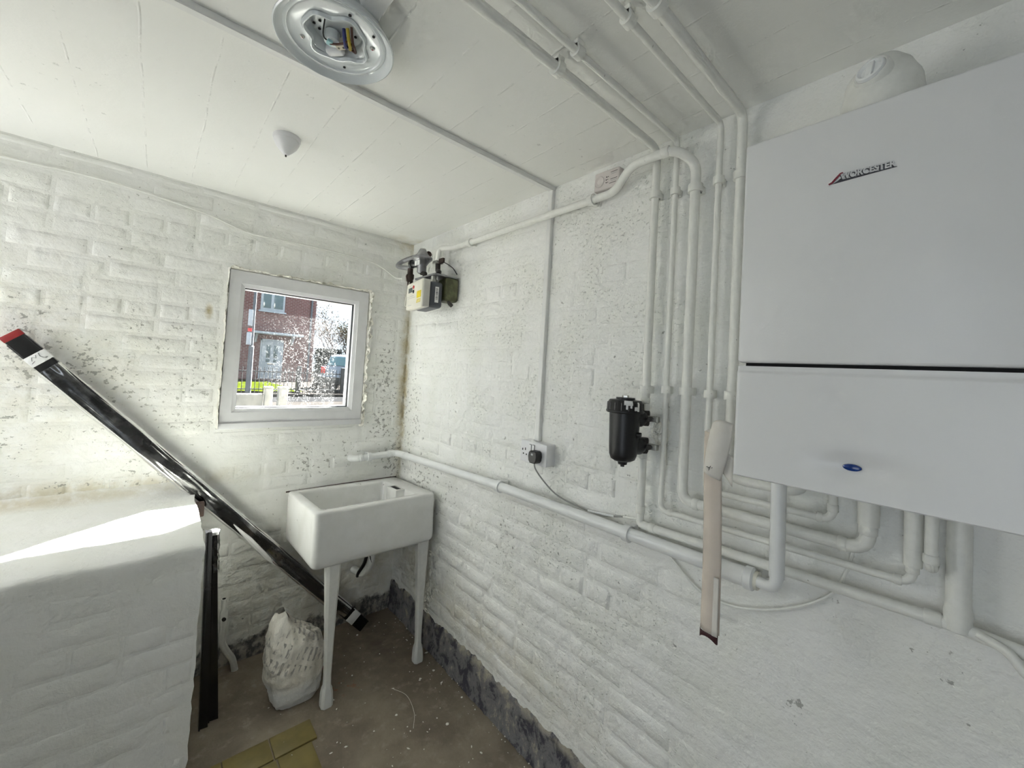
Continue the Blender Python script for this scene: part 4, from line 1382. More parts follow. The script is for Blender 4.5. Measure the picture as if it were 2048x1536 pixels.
def rrect(x0, x1, y0, y1, r, n=6):
    out = []
    for (cx, cy, a0) in ((x1 - r, y1 - r, 0), (x0 + r, y1 - r, 90), (x0 + r, y0 + r, 180), (x1 - r, y0 + r, 270)):
        for k in range(n + 1):
            a = R(a0 + 90 * k / n)
            out.append((cx + r * math.cos(a), cy + r * math.sin(a)))
    return out


def loft(rings):
    b = MB()
    n = len(rings[0][0])
    for (ringp, z) in rings:
        for (x, y) in ringp:
            b.v.append(Vector((x, y, z)))
    for i in range(len(rings) - 1):
        for j in range(n):
            j2 = (j + 1) % n
            b.f.append((i * n + j, i * n + j2, (i + 1) * n + j2, (i + 1) * n + j))
    b.f.append(tuple(range(n))[::-1])
    e = (len(rings) - 1) * n
    b.f.append(tuple(e + j for j in range(n)))
    return b


t1, t2 = 0.048, 0.042
ox = (SKX0, SKX1, SKY0, SKY1)


def inset(d, r):
    return rrect(ox[0] + d, ox[1] - d, ox[2] + d, ox[3] - d, r)


ix = (SKX0 + t1, SKX1 - 0.098, SKY0 + t1, SKY1 - t1)


def inr(d, r):
    return rrect(ix[0] + d, ix[1] - d, ix[2] + d, ix[3] - d, r)


rings = [(inset(0.030, 0.02), SZB), (inset(0.012, 0.024), SZB + 0.004), (inset(0.003, 0.028), SZB + 0.016), (inset(0.0, 0.030), SZB + 0.034), (inset(0.0, 0.030), SZT - 0.012), (inset(0.002, 0.028), SZT - 0.005), (inset(0.007, 0.024), SZT),
         (inr(-0.004, 0.022), SZT), (inr(0.0, 0.020), SZT - 0.004), (inr(0.003, 0.020), SZT - 0.014), (inr(0.010, 0.024), SZB + 0.070), (inr(0.030, 0.03), SZB + 0.046), (inr(0.08, 0.03), SZB + 0.042)]
sb = loft(rings)
sb.v = [SM @ v for v in sb.v]
basin = sb.build('basin', M['ceramic'], sk, smooth=50)
# overflow weir box at the wall end
ov = MB()
ov.box((SKX1 - 0.150, -0.335, SZT - 0.075), (SKX1 - 0.093, -0.215, SZT - 0.0005), 0.006, 2, SM)
ovo = ov.build('overflow', M['ceramic'], sk)
MB().box((SKX1 - 0.138, -0.318, SZT - 0.02), (SKX1 - 0.108, -0.234, SZT + 0.0004), 0.004, 2, SM).build('overflow_slot', M['hole'], ovo)


def leg(cx, top, foot):
    """cast iron sink leg: broad flat top, long taper, block foot"""
    b = MB()
    tx, ty, tz = top
    fx, fy = foot
    secs = [(0.0, 0.050, 0.046), (0.012, 0.052, 0.048), (0.050, 0.048, 0.046), (0.072, 0.040, 0.040), (0.082, 0.031, 0.032), (0.12, 0.029, 0.030), (0.30, 0.040, 0.037), (0.44, 0.052, 0.045), (0.54, 0.062, 0.054), (tz, 0.066, 0.058)]
    rings_ = []
    for (z, w_, d_) in secs:
        f = z / tz
        f2 = f ** 0.8
        x, y = fx + (tx - fx) * f2, fy + (ty - fy) * f2
        c = min(w_, d_) * 0.22
        rings_.append(([(x - w_ / 2 + c, y - d_ / 2), (x + w_ / 2 - c, y - d_ / 2), (x + w_ / 2, y - d_ / 2 + c), (x + w_ / 2, y + d_ / 2 - c), (x + w_ / 2 - c, y + d_ / 2), (x - w_ / 2 + c, y + d_ / 2), (x - w_ / 2, y + d_ / 2 - c), (x - w_ / 2, y - d_ / 2 + c)], z))
    return loft(rings_)


leg(0, (-0.538, -0.468, 0.600), (-0.545, -0.528)).build('leg', M['leg_paint'], sk, smooth=30)
leg(0, (-0.078, -0.468, 0.597), (-0.092, -0.522)).build('leg', M['leg_paint'], sk, smooth=30)
tr_ = empty('sink_trap', (-0.25, -0.2, 0.3), 'white waste bend with a dark torn rag under the sink', 'trap')
MB().tube(bend([(-0.235, -0.21, 0.566), (-0.235, -0.20, 0.40), (-0.245, -0.13, 0.32), (-0.25, -0.001, 0.30)], 0.05), 0.020, 14).build('waste_tube', M['upvc'], tr_)
MB().tube([(-0.235, -0.21, 0.566), (-0.235, -0.21, 0.540)], 0.032, 14).build('waste_nut', M['black_plastic'], tr_)
rag = MB()


def ragf(u, v):
    return (-0.335 + 0.10 * u + 0.008 * ns(u, v, 1, 6), -0.215 + 0.012 * ns(u, v, 5, 7), 0.572 - 0.030 * v - (0.13 * v * u ** 2.0) + 0.01 * ns(u, v, 3, 9))


rag.grid(ragf, 16, 8)
rag.build('torn_lagging', M['black_plastic'], tr_, solid=0.003)
MB().tube(spline([(-0.262, -0.20, 0.46), (-0.262, -0.17, 0.40), (-0.268, -0.12, 0.335), (-0.262, -0.09, 0.30)], 5), 0.009, 8).build('torn_lagging', M['black_plastic'], tr_)
# dark seal line behind the sink
sl = MB().tube([(-0.645, -0.004, 0.812), (-0.30, -0.004, 0.816), (-0.02, -0.004, 0.815)], 0.004, 6)
tag(sl.build('sealant_bead', M['rust']), 'dirty brown sealant line between the sink rim and the brick wall', 'sealant')

# ------------------------------------------------------------------ sack
sa = empty('plaster_sack', (-0.635, -0.375, 0.0), 'crumpled printed white sack slumped on the floor behind the sink leg', 'sack')
sk_ = MB()


def sack(u, v):
    a = 2 * math.pi * u
    z = v
    prof_ = [(0.0, 0.085, 0.080), (0.03, 0.105, 0.095), (0.12, 0.118, 0.100), (0.20, 0.120, 0.095), (0.27, 0.105, 0.075), (0.32, 0.080, 0.055), (0.38, 0.040, 0.022), (0.40, 0.033, 0.010)]
    h = v * 0.385
    k = 0
    while k < len(prof_) - 2 and prof_[k + 1][0] < h:
        k += 1
    z0, rx0, ry0 = prof_[k]
    z1, rx1, ry1 = prof_[k + 1]
    f = (h - z0) / (z1 - z0)
    f = max(0.0, min(1.0, f))
    rx, ry = rx0 + (rx1 - rx0) * f, ry0 + (ry1 - ry0) * f
    ca, sa_ = math.cos(a), math.sin(a)
    sq = (abs(ca) ** 2.8 + abs(sa_) ** 2.8) ** (-1 / 2.8)
    cr = 1 + 0.10 * ns(ca * 1.3, sa_ * 1.3, h * 9 + 3, 1.6) + 0.06 * ns(ca * 2, sa_ * 2, h * 18, 2.6)
    lean = -0.020 * (h / 0.38) - 0.040 * max(0.0, (h - 0.22) / 0.16) ** 1.2
    x = lean + rx * ca * sq * cr
    y = ry * sa_ * sq * cr + 0.02 * (h / .38)
    hz = h
    if h > 0.22 and ca > 0.0:
        hz -= (h - 0.22) * 0.55 * ca
    # pinch folds
    hz += 0.012 * ns(ca * 2, sa_ * 2, h * 12, 1.5)
    return (-0.635 + x, -0.375 + y, max(0.0, hz) if v > 0 else 0.0)


sk_.grid(sack, 64, 40)
so2 = sk_.build('bag', M['sack'], sa, smooth=35)
rp = MB()
rp.grid(lambda u, v: (-0.530 + 0.010 * math.sin(v * 3) - 0.004 * u, -0.405 + 0.055 * u, 0.075 + 0.11 * v * (1 - 0.35 * u)), 4, 6)
rp.build('red_print_flap', M['red_paint'], sa, solid=0.004)

# ------------------------------------------------------------------ long black trim leaning on the back wall
T0, T1 = Vector((-0.215, -0.120, 0.020)), Vector((-1.640, -0.050, 1.572))
td = (T1 - T0).normalized()
tn = Vector((0, -1, 0))
tn = (tn - td * tn.dot(td)).normalized()
ts = td.cross(tn)              # in the plane of the wall, pointing across the strip
TM = Matrix((ts, tn, td)).transposed().to_4x4()
TM.translation = T0
TL = (T1 - T0).length
tr = empty('roof_trim', T0, 'long black plastic trim leaning diagonally against the brick wall, red at its upper end', 'trim')
tb_ = MB().box((-0.030, -0.006, 0.0), (0.030, 0.010, TL - 0.05), 0.003, 2, TM)
tb_.build('face_board', M['black_gloss'], tr)
MB().box((-0.033, -0.022, 0.0), (-0.024, 0.008, TL - 0.06), 0.002, 2, TM).build('edge_return', M['black_gloss'], tr)
MB().box((0.024, -0.016, 0.0), (0.031, 0.012, TL - 0.06), 0.002, 2, TM).build('edge_return', M['black_gloss'], tr)
MB().box((-0.0305, -0.0065, TL - 0.052), (0.0305, 0.0105, TL - 0.028), 0.002, 2, TM).build('red_end', M['red_paint'], tr)
lab = MB().box((-0.0335, -0.0085, TL - 0.165), (0.0335, 0.0125, TL - 0.125), 0.002, 2, TM).build('paper_band', M['paper_white'], tr)
for pts in ([(-0.020, 0), (-0.012, 0.012), (-0.004, 0.004), (0.002, 0.014)], [(-0.026, -0.008), (-0.014, -0.004)], [(0.012, 0.016), (0.008, 0.004), (0.014, -0.008), (0.022, -0.010)]):
    MB().tube([TM @ Vector((a, 0.0130, TL - 0.145 + b_)) for a, b_ in pts], 0.0007, 5).build('pen_mark', M['ink'], lab)
lab2 = MB().box((-0.0335, -0.0085, 0.075), (0.0335, 0.0125, 0.125), 0.002, 2, TM).build('paper_band', M['paper_white'], tr)
fm = MB()


def film(u, v):
    w_ = -0.042 + 0.080 * v + 0.004 * ns(u * 6, v * 2, 1, 2.0)
    d = 0.0145 + 0.007 * ns(u * 9, v * 3, 4, 1.5) + 0.004
    if v < 0.12:
        d -= 0.02 * (0.12 - v) / 0.12
    if v > 0.9:
        d -= 0.02 * (v - 0.9) / 0.1
    return TM @ Vector((-w_ - 0.006, d, 0.15 + (TL - 0.34) * u))


fm.grid(film, 70, 12)
fm.build('wrapping_film', M['film'], tr, smooth=80)
MB().tube([TM @ Vector((-0.036, 0.004, 0.65)), TM @ Vector((-0.034, 0.016, 0.74)), TM @ Vector((-0.024, 0.019, 0.86)), TM @ Vector((-0.016, 0.018, 0.97))], 0.009, 8, radii=[0.004, 0.012, 0.012, 0.002]).build('loose_film_fold', M['paper_white'], tr)

# two short black lengths standing against the bunker end
for k, (x0, x1, xt0, xt1, y_, lab_) in enumerate(((-0.984, -0.953, -1.012, -0.990, -0.345, 'short black trim length tucked against the end of the brick bunker'),
                                                 (-0.951, -0.916, -0.994, -0.970, -0.322, 'short black trim length with crumpled shiny wrap, its top beside the bunker edge'))):
    rt_ = empty('trim_offcut', ((x0 + x1) / 2, y_, 0.0), lab_, 'trim')
    zt = 0.795 - 0.02 * k
    vs = [(x0, y_ - 0.006, 0), (x1, y_ - 0.010, 0), (x1, y_ + 0.022, 0), (x0, y_ + 0.022, 0), (xt0, y_ - 0.006, zt), (xt1, y_ - 0.010, zt), (xt1, y_ + 0.022, zt), (xt0, y_ + 0.022, zt)]
    MB().add(vs, [(3, 2, 1, 0), (4, 5, 6, 7), (0, 1, 5, 4), (1, 2, 6, 5), (2, 3, 7, 6), (3, 0, 4, 7)]).build('face_board', M['black_gloss'], rt_, smooth=0)
    vs = [(x0, y_ - 0.014, 0), (x0 + 0.005, y_ - 0.014, 0), (x0 + 0.005, y_ - 0.004, 0), (x0, y_ - 0.004, 0), (xt0, y_ - 0.014, zt), (xt0 + 0.005, y_ - 0.014, zt), (xt0 + 0.005, y_ - 0.004, zt), (xt0, y_ - 0.004, zt)]
    MB().add(vs, [(3, 2, 1, 0), (4, 5, 6, 7), (0, 1, 5, 4), (1, 2, 6, 5), (2, 3, 7, 6), (3, 0, 4, 7)]).build('edge_return', M['black_gloss'], rt_, smooth=0)
    if k == 1:
        cw = MB()

        def crum(u, v, x0=xt0, x1=xt1, y_=y_, zt=zt):
            a = 2 * math.pi * u
            cx, cy = (x0 + x1) / 2 + 0.01 * v, y_ + 0.006
            rr = 0.019 + 0.006 * ns(math.cos(a) * 2, math.sin(a) * 2, v * 4, 1.6)
            return (cx + rr * math.cos(a) * 1.05, cy + rr * math.sin(a) * 1.1, zt + 0.012 - 0.17 * v)
        cw.grid(crum, 30, 18)
        cw.build('crumpled_wrap', M['film'], rt_, smooth=20)
        MB().box((xt0 - 0.002, y_ - 0.016, zt - 0.004), (xt1 + 0.004, y_ + 0.026, zt + 0.012), 0.004).build('white_end_cap', M['paper_white'], rt_)
# dark peg on the bunker end
tag(MB().box((-1.040, -0.16, 0.80), (-1.005, -0.13, 0.862), 0.004).build('wooden_peg', M['rust']), 'small dark wooden peg at the end of the brick bunker', 'peg')

# ------------------------------------------------------------------ paper hanging from the boiler
pa = empty('hanging_paper', (-0.262, -2.02, 0.965), 'long curled strip of paper hanging beside the boiler with a dark red end', 'paper')


def strip(u, v):
    z = 1.412 - (1.412 - 0.985) * u
    y = -1.989 - 0.0375 * v - 0.008 * u
    x = -0.272 - 0.008 * math.sin(math.pi * v) * (0.3 + u) - 0.003 * math.sin(u * 6 + 1)
    return (x, y - 0.002 * u * v, z)


MB().grid(strip, 40, 10).build('strip', M['paper_tan'], pa, solid=0.0007)


def fold(u, v):
    q = Vector(strip(0.72 + 0.28 * u, 0.72 + 0.28 * v))
    return (q.x - 0.004 - 0.007 * v, q.y, q.z)


MB().grid(fold, 10, 5).build('folded_edge', M['paper'], pa, solid=0.0007)


def tipf(u, v):
    q = Vector(strip(1.0, v))
    return (q.x - 0.001, q.y + 0.004 * math.sin(v * 7), q.z - (0.014 + 0.006 * math.sin(v * 6 + 2)) * u)


MB().grid(tipf, 3, 10).build('maroon_end', M['maroon'], pa, solid=0.001)


def curl(u, v):
    # sheet that leaves the boiler side, bellies out and folds down over the strip
    top = 1.436 + 0.006 * math.sin(v * 3)
    bot = 1.312 + 0.014 * v
    z = top + (bot - top) * u
    left = -2.012 + 0.017 * u ** 0.7
    right = -2.052 + 0.022 * u ** 2
    y = right + (left - right) * v
    x = -0.287 - 0.010 * math.sin(math.pi * v) - 0.004 * math.sin(u * 3.1)
    return (x, y, z)


MB().grid(curl, 20, 16).build('curled_sheet', M['paper'], pa, solid=0.0007)
MB().grid(lambda u, v: (-0.280 - 0.003 * v, -2.030 - 0.023 * v, 1.378 - 0.012 * v - 0.062 * u * (0.75 + 0.25 * v)), 8, 4).build('back_sheet', M['paper'], pa, solid=0.0007)
MB().grid(lambda u, v: (-0.276 - 0.006 * u, -1.990 - 0.020 * u, 1.412 + 0.010 * u - 0.012 * v * u), 6, 3).build('torn_corner', M['paper'], pa, solid=0.0007)
for pts in ([(0.10, 0.80), (0.12, 0.72), (0.10, 0.66), (0.13, 0.62)], [(0.07, 0.62), (0.16, 0.56)], [(0.13, 0.50), (0.15, 0.46)]):
    MB().tube([Vector(curl(0.98 - a * 1.0, b_)) + Vector((-0.0012, 0, 0)) for a, b_ in pts], 0.0006, 5).build('handwriting', M['ink'], pa)

# ------------------------------------------------------------------ flakes of paint on the floor
fk = MB()
rnd = random.Random(3)
for k in range(260):
    if rnd.random() < 0.45:
        x, y = -abs(rnd.gauss(0.02, 0.035)) - 0.012, -rnd.uniform(0.1, 2.2)
    else:
        x, y = rnd.uniform(-0.75, -0.05), rnd.uniform(-1.3, -0.1)
    s = min(0.016, abs(rnd.gauss(0.0016, 0.0026)) + 0.0010)
    an = rnd.uniform(0, 6.28)
    n_ = rnd.randint(4, 6)
    z = 0.0035 + rnd.uniform(0, 0.003)
    ring_ = []
    el = rnd.uniform(0.35, 1.0)
    for j in range(n_):
        a = 2 * math.pi * j / n_
        rr = s * rnd.uniform(0.6, 1.1)
        px, py = rr * math.cos(a), rr * el * math.sin(a)
        ring_.append((x + px * math.cos(an) - py * math.sin(an), y + px * math.sin(an) + py * math.cos(an)))
    fk.prism(ring_, z, z + 0.0012)
flk = fk.build('paint_flakes', M['plaster'], smooth=0, origin=(0, 0, 0))
tag(flk, 'scattered flakes of white paint lying on the concrete floor', 'debris', kind='stuff')
tag(MB().tube(spline([(-0.28, -0.62, 0.007), (-0.245, -0.70, 0.008), (-0.26, -0.80, 0.007), (-0.30, -0.87, 0.007)], 6), 0.0009, 6).build('string_scrap', M['cream']), 'short curved scrap of pale string lying on the floor', 'string')

# ------------------------------------------------------------------ outside, seen through the window
GZ = 0.30
YH = 22.0


def brickwork_mat():
    t = NT('far_red_brickwork')
    p = t.pos()
    pp = t.sep(p)
    v = t.n('ShaderNodeCombineXYZ', {0: pp[0], 1: pp[2], 2: 0.0}).outputs[0]
    br = t.n('ShaderNodeTexBrick', {'Vector': v, 'Color1': (0.105, 0.032, 0.030, 1), 'Color2': (0.15, 0.05, 0.045, 1), 'Mortar': (0.22, 0.17, 0.16, 1), 'Scale': 1.0, 'Mortar Size': 0.014, 'Brick Width': 0.225, 'Row Height': 0.085})
    n = t.noise(p, 1.2, 4.0)
    c = t.mix(t.math('MULTIPLY', t.ramp(n, 0.35, 0.7), 0.4), br.outputs['Color'], (0.13, 0.06, 0.055))
    return t.done(c, 0.8)


M['far_brick'] = brickwork_mat()
M['far_white'] = simple('white_door_paint', (0.36, 0.39, 0.43), 0.5)
M['far_glass'] = simple('far_window_glass', (0.10, 0.14, 0.15), 0.1, coat=0.5)
M['grass_lawn'] = simple('sunlit_lawn', (0.0092, 0.0122, 0.0005), 1.0, vary=0.35, scale=6, bump=0.4, spec=0.0)
M['tarmac'] = simple('tarmac', (0.0075, 0.0074, 0.0080), 1.0, vary=0.15, scale=3, spec=0.0)
M['pavement'] = simple('pale_pavement', (0.0135, 0.0122, 0.0118), 1.0, vary=0.12, scale=2, spec=0.0)
M['railing'] = simple('black_railing_paint', (0.02, 0.02, 0.022), 0.45)
M['post_grey'] = simple('galvanised_post', (0.10, 0.11, 0.125), 0.5, vary=0.1)
M['bark'] = simple('grey_bark', (0.030, 0.030, 0.034), 0.85, vary=0.2)
M['blossom'] = simple('spring_foliage', (0.035, 0.033, 0.012), 0.8, vary=0.3)
M['dark_leaf'] = simple('dark_hedge_leaf', (0.012, 0.015, 0.014), 0.8, vary=0.4)
M['car_paint'] = simple('silver_blue_car_paint', (0.15, 0.18, 0.235), 0.25, coat=0.8, vary=0.02)
M['car_glass'] = simple('car_glass', (0.06, 0.14, 0.17), 0.08, coat=0.5)
M['tyre'] = simple('tyre_rubber', (0.02, 0.02, 0.02), 0.7)

gr = MB()
gr.grid(lambda u, v: (-25 + 60 * u, 0.16 + 45 * v, GZ), 12, 12)
tag(gr.build('ground', M['pavement'], origin=(0, 0, GZ), smooth=0), 'pale pavement outside the window', kind='structure')
tag(MB().box((-25, 10.3, GZ - 0.2), (35, 11.9, GZ + 0.004)).build('road', M['tarmac'], smooth=0), 'grey road strip beyond the garden wall', kind='structure')
tag(MB().box((-25, 11.9, GZ - 0.2), (35, 12.05, GZ + 0.10), 0.02).build('kerb', M['pavement'], smooth=0), 'pale kerb along the road', kind='structure')
lawn = MB()
lawn.grid(lambda u, v: (-6 + 8.9 * u, 13.5 + 8.4 * v, GZ + 0.06 + 0.03 * ns(u * 9, v * 9, 0, 2.0)), 40, 40)
tag(lawn.build('grass', M['grass_lawn'], origin=(0, 0, 0)), 'bright sunlit lawn behind the black railings', 'grass', kind='stuff')

# house across the road
hs = empty('brick_house', (1.5, YH, GZ), 'red brick house with a white panelled front door across the road', 'house')
hx0, hx1 = -7.5, 5.45
MB().box((hx0, YH, GZ - 0.2), (hx1, YH + 7.0, 6.2)).build('wall', M['far_brick'], hs, smooth=0)
MB().prism([(YH - 0.4, 6.1), (YH + 7.4, 6.1), (YH + 3.5, 9.0)], hx0 - 0.3, hx1 + 0.3, axis=0).build('roof', M['tyre'], hs, smooth=0)
dx0, dx1, dz0, dz1 = 2.92, 3.86, 0.40, 2.42
dr = MB().box((dx0, YH - 0.06, dz0), (dx1, YH + 0.02, dz1), 0.01).build('front_door', M['far_white'], hs)
MB().box((dx0 - 0.07, YH - 0.04, dz0), (dx0, YH + 0.02, dz1 + 0.07)).build('door_frame', M['far_white'], hs)
MB().box((dx1, YH - 0.04, dz0), (dx1 + 0.07, YH + 0.02, dz1 + 0.07)).build('door_frame', M['far_white'], hs)
MB().box((dx0 - 0.07, YH - 0.04, dz1), (dx1 + 0.07, YH + 0.02, dz1 + 0.07)).build('door_frame', M['far_white'], hs)
for px in (dx0 + 0.22, dx0 + 0.56):
    MB().box((px, YH - 0.075, 1.50), (px + 0.17, YH - 0.05, 2.18), 0.02).build('door_pane', M['far_glass'], dr)
    MB().box((px, YH - 0.075, 1.28), (px + 0.17, YH - 0.05, 1.44), 0.02).build('door_pane', M['far_glass'], dr)
MB().box((dx0 + 0.30, YH - 0.08, 1.17), (dx0 + 0.64, YH - 0.05, 1.25), 0.01).build('letter_plate', M['chrome'], dr)
MB().box((2.28, YH - 0.75, 2.72), (4.72, YH, 2.84), 0.02).build('door_canopy', M['far_white'], hs)
cp_ = bpy.data.objects['door_canopy']
for cx in (2.55, 4.28):
    MB().prism([(YH - 0.45, 2.72), (YH, 2.72), (YH, 2.28), (YH - 0.08, 2.28)], cx, cx + 0.10, axis=0).build('canopy_bracket', M['far_white'], cp_, smooth=0)
for (wx0, wx1, wz0, wz1) in ((2.72, 3.85, 3.98, 5.30), (-1.8, -0.2, 3.98, 5.30), (-1.8, -0.2, 1.1, 2.5)):
    wn = MB().box((wx0, YH - 0.05, wz0), (wx1, YH + 0.02, wz1), 0.01).build('house_window', M['far_white'], hs)
    w3 = (wx1 - wx0)
    for (a, b_) in ((0.10, 0.42), (0.54, 0.92)):
        MB().box((wx0 + w3 * a, YH - 0.065, wz0 + 0.14), (wx0 + w3 * b_, YH - 0.04, wz1 - 0.1), 0.005).build('window_pane', M['far_glass'], wn)
    MB().box((wx0 - 0.08, YH - 0.12, wz0 - 0.08), (wx1 + 0.08, YH, wz0), 0.01).build('window_sill', M['far_white'], wn)
MB().tube([(hx1 - 0.25, YH - 0.06, GZ), (hx1 - 0.25, YH - 0.06, 6.0)], 0.05, 10).build('downpipe', M['post_grey'], hs)

# lamp post with small street signs
lp_ = empty('lamp_post', (1.12, 13.1, GZ), 'grey street post carrying small signs in front of the railings', 'post')
MB().tube([(1.12, 13.1, GZ), (1.12, 13.1, 1.85), (1.12, 13.1, 1.87), (1.12, 13.1, 6.5)], 0.08, 14, radii=[0.085, 0.075, 0.05, 0.035]).build('pole', M['post_grey'], lp_)
for (z0, z1, w_, mt) in ((2.52, 3.05, 0.10, 'far_white'), (2.33, 2.44, 0.09, 'red'), (1.90, 2.30, 0.11, 'far_white')):
    MB().box((1.06 - w_, 13.0, z0), (1.08, 13.03, z1), 0.005).build('street_sign', M[mt], lp_)

# railings
rl = empty('iron_railings', (0.6, 13.4, GZ), 'low black iron railings along the far lawn', 'railings')
for k in range(46):
    x = -0.9 + k * 0.125
    MB().tube([(x, 13.4, GZ), (x, 13.4, GZ + 0.86 + 0.0 * k), (x, 13.4, GZ + 0.90)], 0.012, 5, radii=[0.012, 0.012, 0.002]).build('bar', M['railing'], rl)
for z in (GZ + 0.12, GZ + 0.72):
    MB().box((-0.95, 13.385, z), (4.80, 13.415, z + 0.035)).build('rail', M['railing'], rl)
for x in (2.62, 4.15):
    MB().box((x, 13.36, GZ), (x + 0.13, 13.46, GZ + 0.98), 0.01).build('gate_post', M['railing'], rl)

# near concrete garden wall and its pillars
gw = MB()
gw.grid(lambda u, v: (-3.0 + 3.12 * u, 5.6 - 0.3 * u, GZ + (0.98 - 0.30 - 0.03 * u) * v), 8, 4)
cw_ = MB().box((-3.5, 5.35, GZ), (0.175, 5.50, 0.905), 0.015).build('garden_wall', M['concrete_wall'])
tag(cw_, 'low weathered concrete wall outside the window', 'wall')
for (x, y, w_, zt, lb) in ((0.245, 5.35, 0.115, 1.035, 'squat concrete pillar at the end of the low garden wall'), (0.395, 5.05, 0.135, 1.055, 'squat concrete pillar with a rough top beside the other pillar')):
    pr_ = empty('gate_pillar', (x, y, GZ), lb, 'pillar')
    MB().box((x - w_ / 2, y - 0.07, GZ), (x + w_ / 2, y + 0.07, zt - 0.03), 0.012).build('shaft', M['concrete_wall'], pr_)
    MB().box((x - w_ / 2 - 0.008, y - 0.078, zt - 0.032), (x + w_ / 2 + 0.008, y + 0.078, zt), 0.014).build('cap', M['concrete_wall'], pr_)
tag(MB().box((0.47, 4.4, GZ), (0.95, 4.55, 0.79), 0.015).build('garden_wall', M['concrete_wall']), 'lower pale stretch of garden wall beyond the pillars', 'wall')

# car
CM = Matrix.Translation((4.35, 14.2, GZ)) @ Matrix.Rotation(R(38), 4, 'Z')
ca_ = empty('parked_car', CM.translation, 'silver blue hatchback parked beyond the railings', 'car')
sec = [(0.0, 0.32), (0.0, 0.62), (0.05, 0.95), (0.12, 1.02), (2.95, 0.98), (3.75, 0.82), (3.92, 0.60), (3.92, 0.30)]


def car_body(secx, w0, w1, mtx):
    b_ = MB()
    n_ = len(secx)
    for (yy, k) in ((-w0, 0), (w0, 0)):
        for (x, z) in secx:
            b_.v.append(mtx @ Vector((x, yy if z < 0.9 else yy * w1 / w0, z)))
    b_.f.append(tuple(range(n_)))
    b_.f.append(tuple(range(n_, 2 * n_))[::-1])
    for j in range(n_):
        j2 = (j + 1) % n_
        b_.f.append((j, n_ + j, n_ + j2, j2))
    return b_


car_body(sec, 0.86, 0.84, CM).build('body', M['car_paint'], ca_, smooth=30)
roof = [(0.10, 1.0), (0.32, 1.44), (0.75, 1.52), (1.75, 1.50), (2.15, 1.40), (2.85, 0.99)]
car_body(roof, 0.82, 0.66, CM).build('cabin', M['car_paint'], ca_, smooth=30)
for s in (-1, 1):
    MB().add([CM @ Vector((x, s * y, z)) for x, y, z in ((0.45, 0.745, 1.06), (1.35, 0.745, 1.06), (1.35, 0.70, 1.41), (0.55, 0.70, 1.38))], [(0, 1, 2, 3)]).build('side_glass', M['car_glass'], ca_, smooth=0, solid=0.02)
    MB().add([CM @ Vector((x, s * y, z)) for x, y, z in ((1.45, 0.745, 1.06), (2.50, 0.745, 1.06), (2.05, 0.70, 1.37), (1.45, 0.70, 1.41))], [(0, 1, 2, 3)]).build('side_glass', M['car_glass'], ca_, smooth=0, solid=0.02)
    for x in (0.72, 3.15):
        MB().lathe([(0.0, -0.10), (0.30, -0.10), (0.31, -0.05), (0.31, 0.08), (0.19, 0.10), (0.0, 0.09)], CM @ Vector((x, s * 0.76, 0.31)), CM.to_3x3() @ Vector((0, s, 0)), 22, caps=False).build('wheel', M['tyre'], ca_)
    MB().box((-0.01, s * 0.74 - 0.09, 0.72), (0.06, s * 0.74 + 0.09, 0.98), 0.02, 2, CM).build('tail_light', M['red'], ca_)
MB().add([CM @ Vector(v) for v in ((0.10, -0.62, 1.06), (0.10, 0.62, 1.06), (0.27, 0.58, 1.40), (0.27, -0.58, 1.40))], [(0, 1, 2, 3)]).build('rear_glass', M['car_glass'], ca_, smooth=0, solid=0.02)
MB().box((-0.06, -0.84, 0.30), (0.05, 0.84, 0.58), 0.04, 2, CM).build('bumper', M['tyre'], ca_)


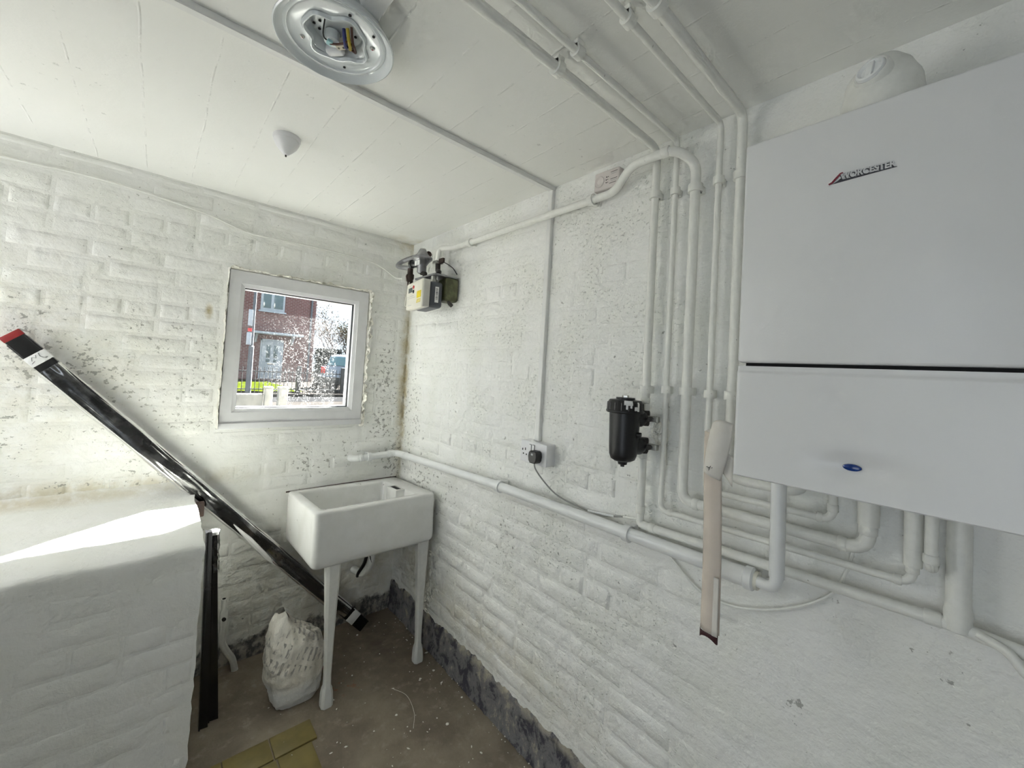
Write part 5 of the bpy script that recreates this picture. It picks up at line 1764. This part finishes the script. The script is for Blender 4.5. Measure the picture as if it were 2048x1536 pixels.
# bare tree with spring growth, and shrubs
def tree(name, base, h, seed, label, leaves, leaf_mat, spread=1.0):
    root = empty(name, base, label, 'tree')
    rnd_ = random.Random(seed)
    b_ = MB()
    tips = []

    def grow(p_, d_, L, r_, depth):
        pts = [p_]
        q = p_
        dd = d_
        for k in range(4):
            dd = (dd + Vector((rnd_.gauss(0, 0.16), rnd_.gauss(0, 0.16), rnd_.gauss(0.03, 0.1)))).normalized()
            q = q + dd * (L / 4)
            pts.append(q)
        b_.tube(pts, r_, 5 if depth else 8, radii=[r_ * (1 - 0.12 * k) for k in range(5)], caps=False)
        tips.append(q)
        if depth < 5:
            for k in range(3 if depth < 4 else 2):
                ax = Vector((rnd_.gauss(0, 1), rnd_.gauss(0, 1), rnd_.gauss(0.25, 0.5))).normalized()
                nd = (dd * 1.0 + ax * 0.75 * spread).normalized()
                grow(pts[rnd_.randint(2, 4)], nd, L * rnd_.uniform(0.62, 0.82), r_ * 0.55, depth + 1)
    grow(Vector(base), Vector((0.03, 0, 1)), h * 0.30, h * 0.022, 0)
    b_.build('trunk_and_branches', M['bark'], root, smooth=60)
    lf = MB()
    for k in range(leaves):
        c = rnd_.choice(tips) + Vector((rnd_.gauss(0, 0.3), rnd_.gauss(0, 0.3), rnd_.gauss(0, 0.3)))
        s_ = rnd_.uniform(0.03, 0.07)
        n1 = Vector((rnd_.gauss(0, 1), rnd_.gauss(0, 1), rnd_.gauss(0, 1))).normalized()
        n2 = n1.cross(Vector((0.3, 0.5, 0.8))).normalized()
        lf.add([c - n1 * s_, c + n2 * s_ * 0.6, c + n1 * s_, c - n2 * s_ * 0.6], [(0, 1, 2, 3)])
    lo = lf.build('foliage', leaf_mat, root, smooth=0)
    lo['kind'] = 'stuff'
    return root


tree('bare_tree', (9.2, 28.0, GZ), 7.0, 5, 'bare branching tree against the sky beside the brick house', 900, M['blossom'])
tree('budding_tree', (11.6, 33.0, GZ), 6.0, 11, 'lower tree in yellow spring leaf behind the bare tree', 5200, M['blossom'], 1.2)
hb = empty('dark_hedge', (4.6, 16.6, GZ), 'dark leafy hedge between the house and the parked car', 'hedge')
hl = MB()
rh = random.Random(2)
for k in range(5200):
    c = Vector((4.55 + rh.uniform(-0.45, 0.55), 16.6 + rh.uniform(-0.4, 0.4), GZ + 1.75 * rh.random() ** 0.8))
    n1 = Vector((rh.gauss(0, 1), rh.gauss(0, 1), rh.gauss(0, 1))).normalized()
    n2 = n1.cross(Vector((0.3, 0.5, 0.8))).normalized()
    s_ = rh.uniform(0.03, 0.06)
    hl.add([c - n1 * s_, c + n2 * s_ * 0.6, c + n1 * s_, c - n2 * s_ * 0.6], [(0, 1, 2, 3)])
hlo = hl.build('foliage', M['dark_leaf'], hb, smooth=0)
hlo['kind'] = 'stuff'
for k in range(5):
    MB().tube([(4.3 + 0.15 * k, 16.6, GZ), (4.3 + 0.16 * k, 16.6, GZ + 1.5)], 0.02, 6).build('stem', M['bark'], hb)
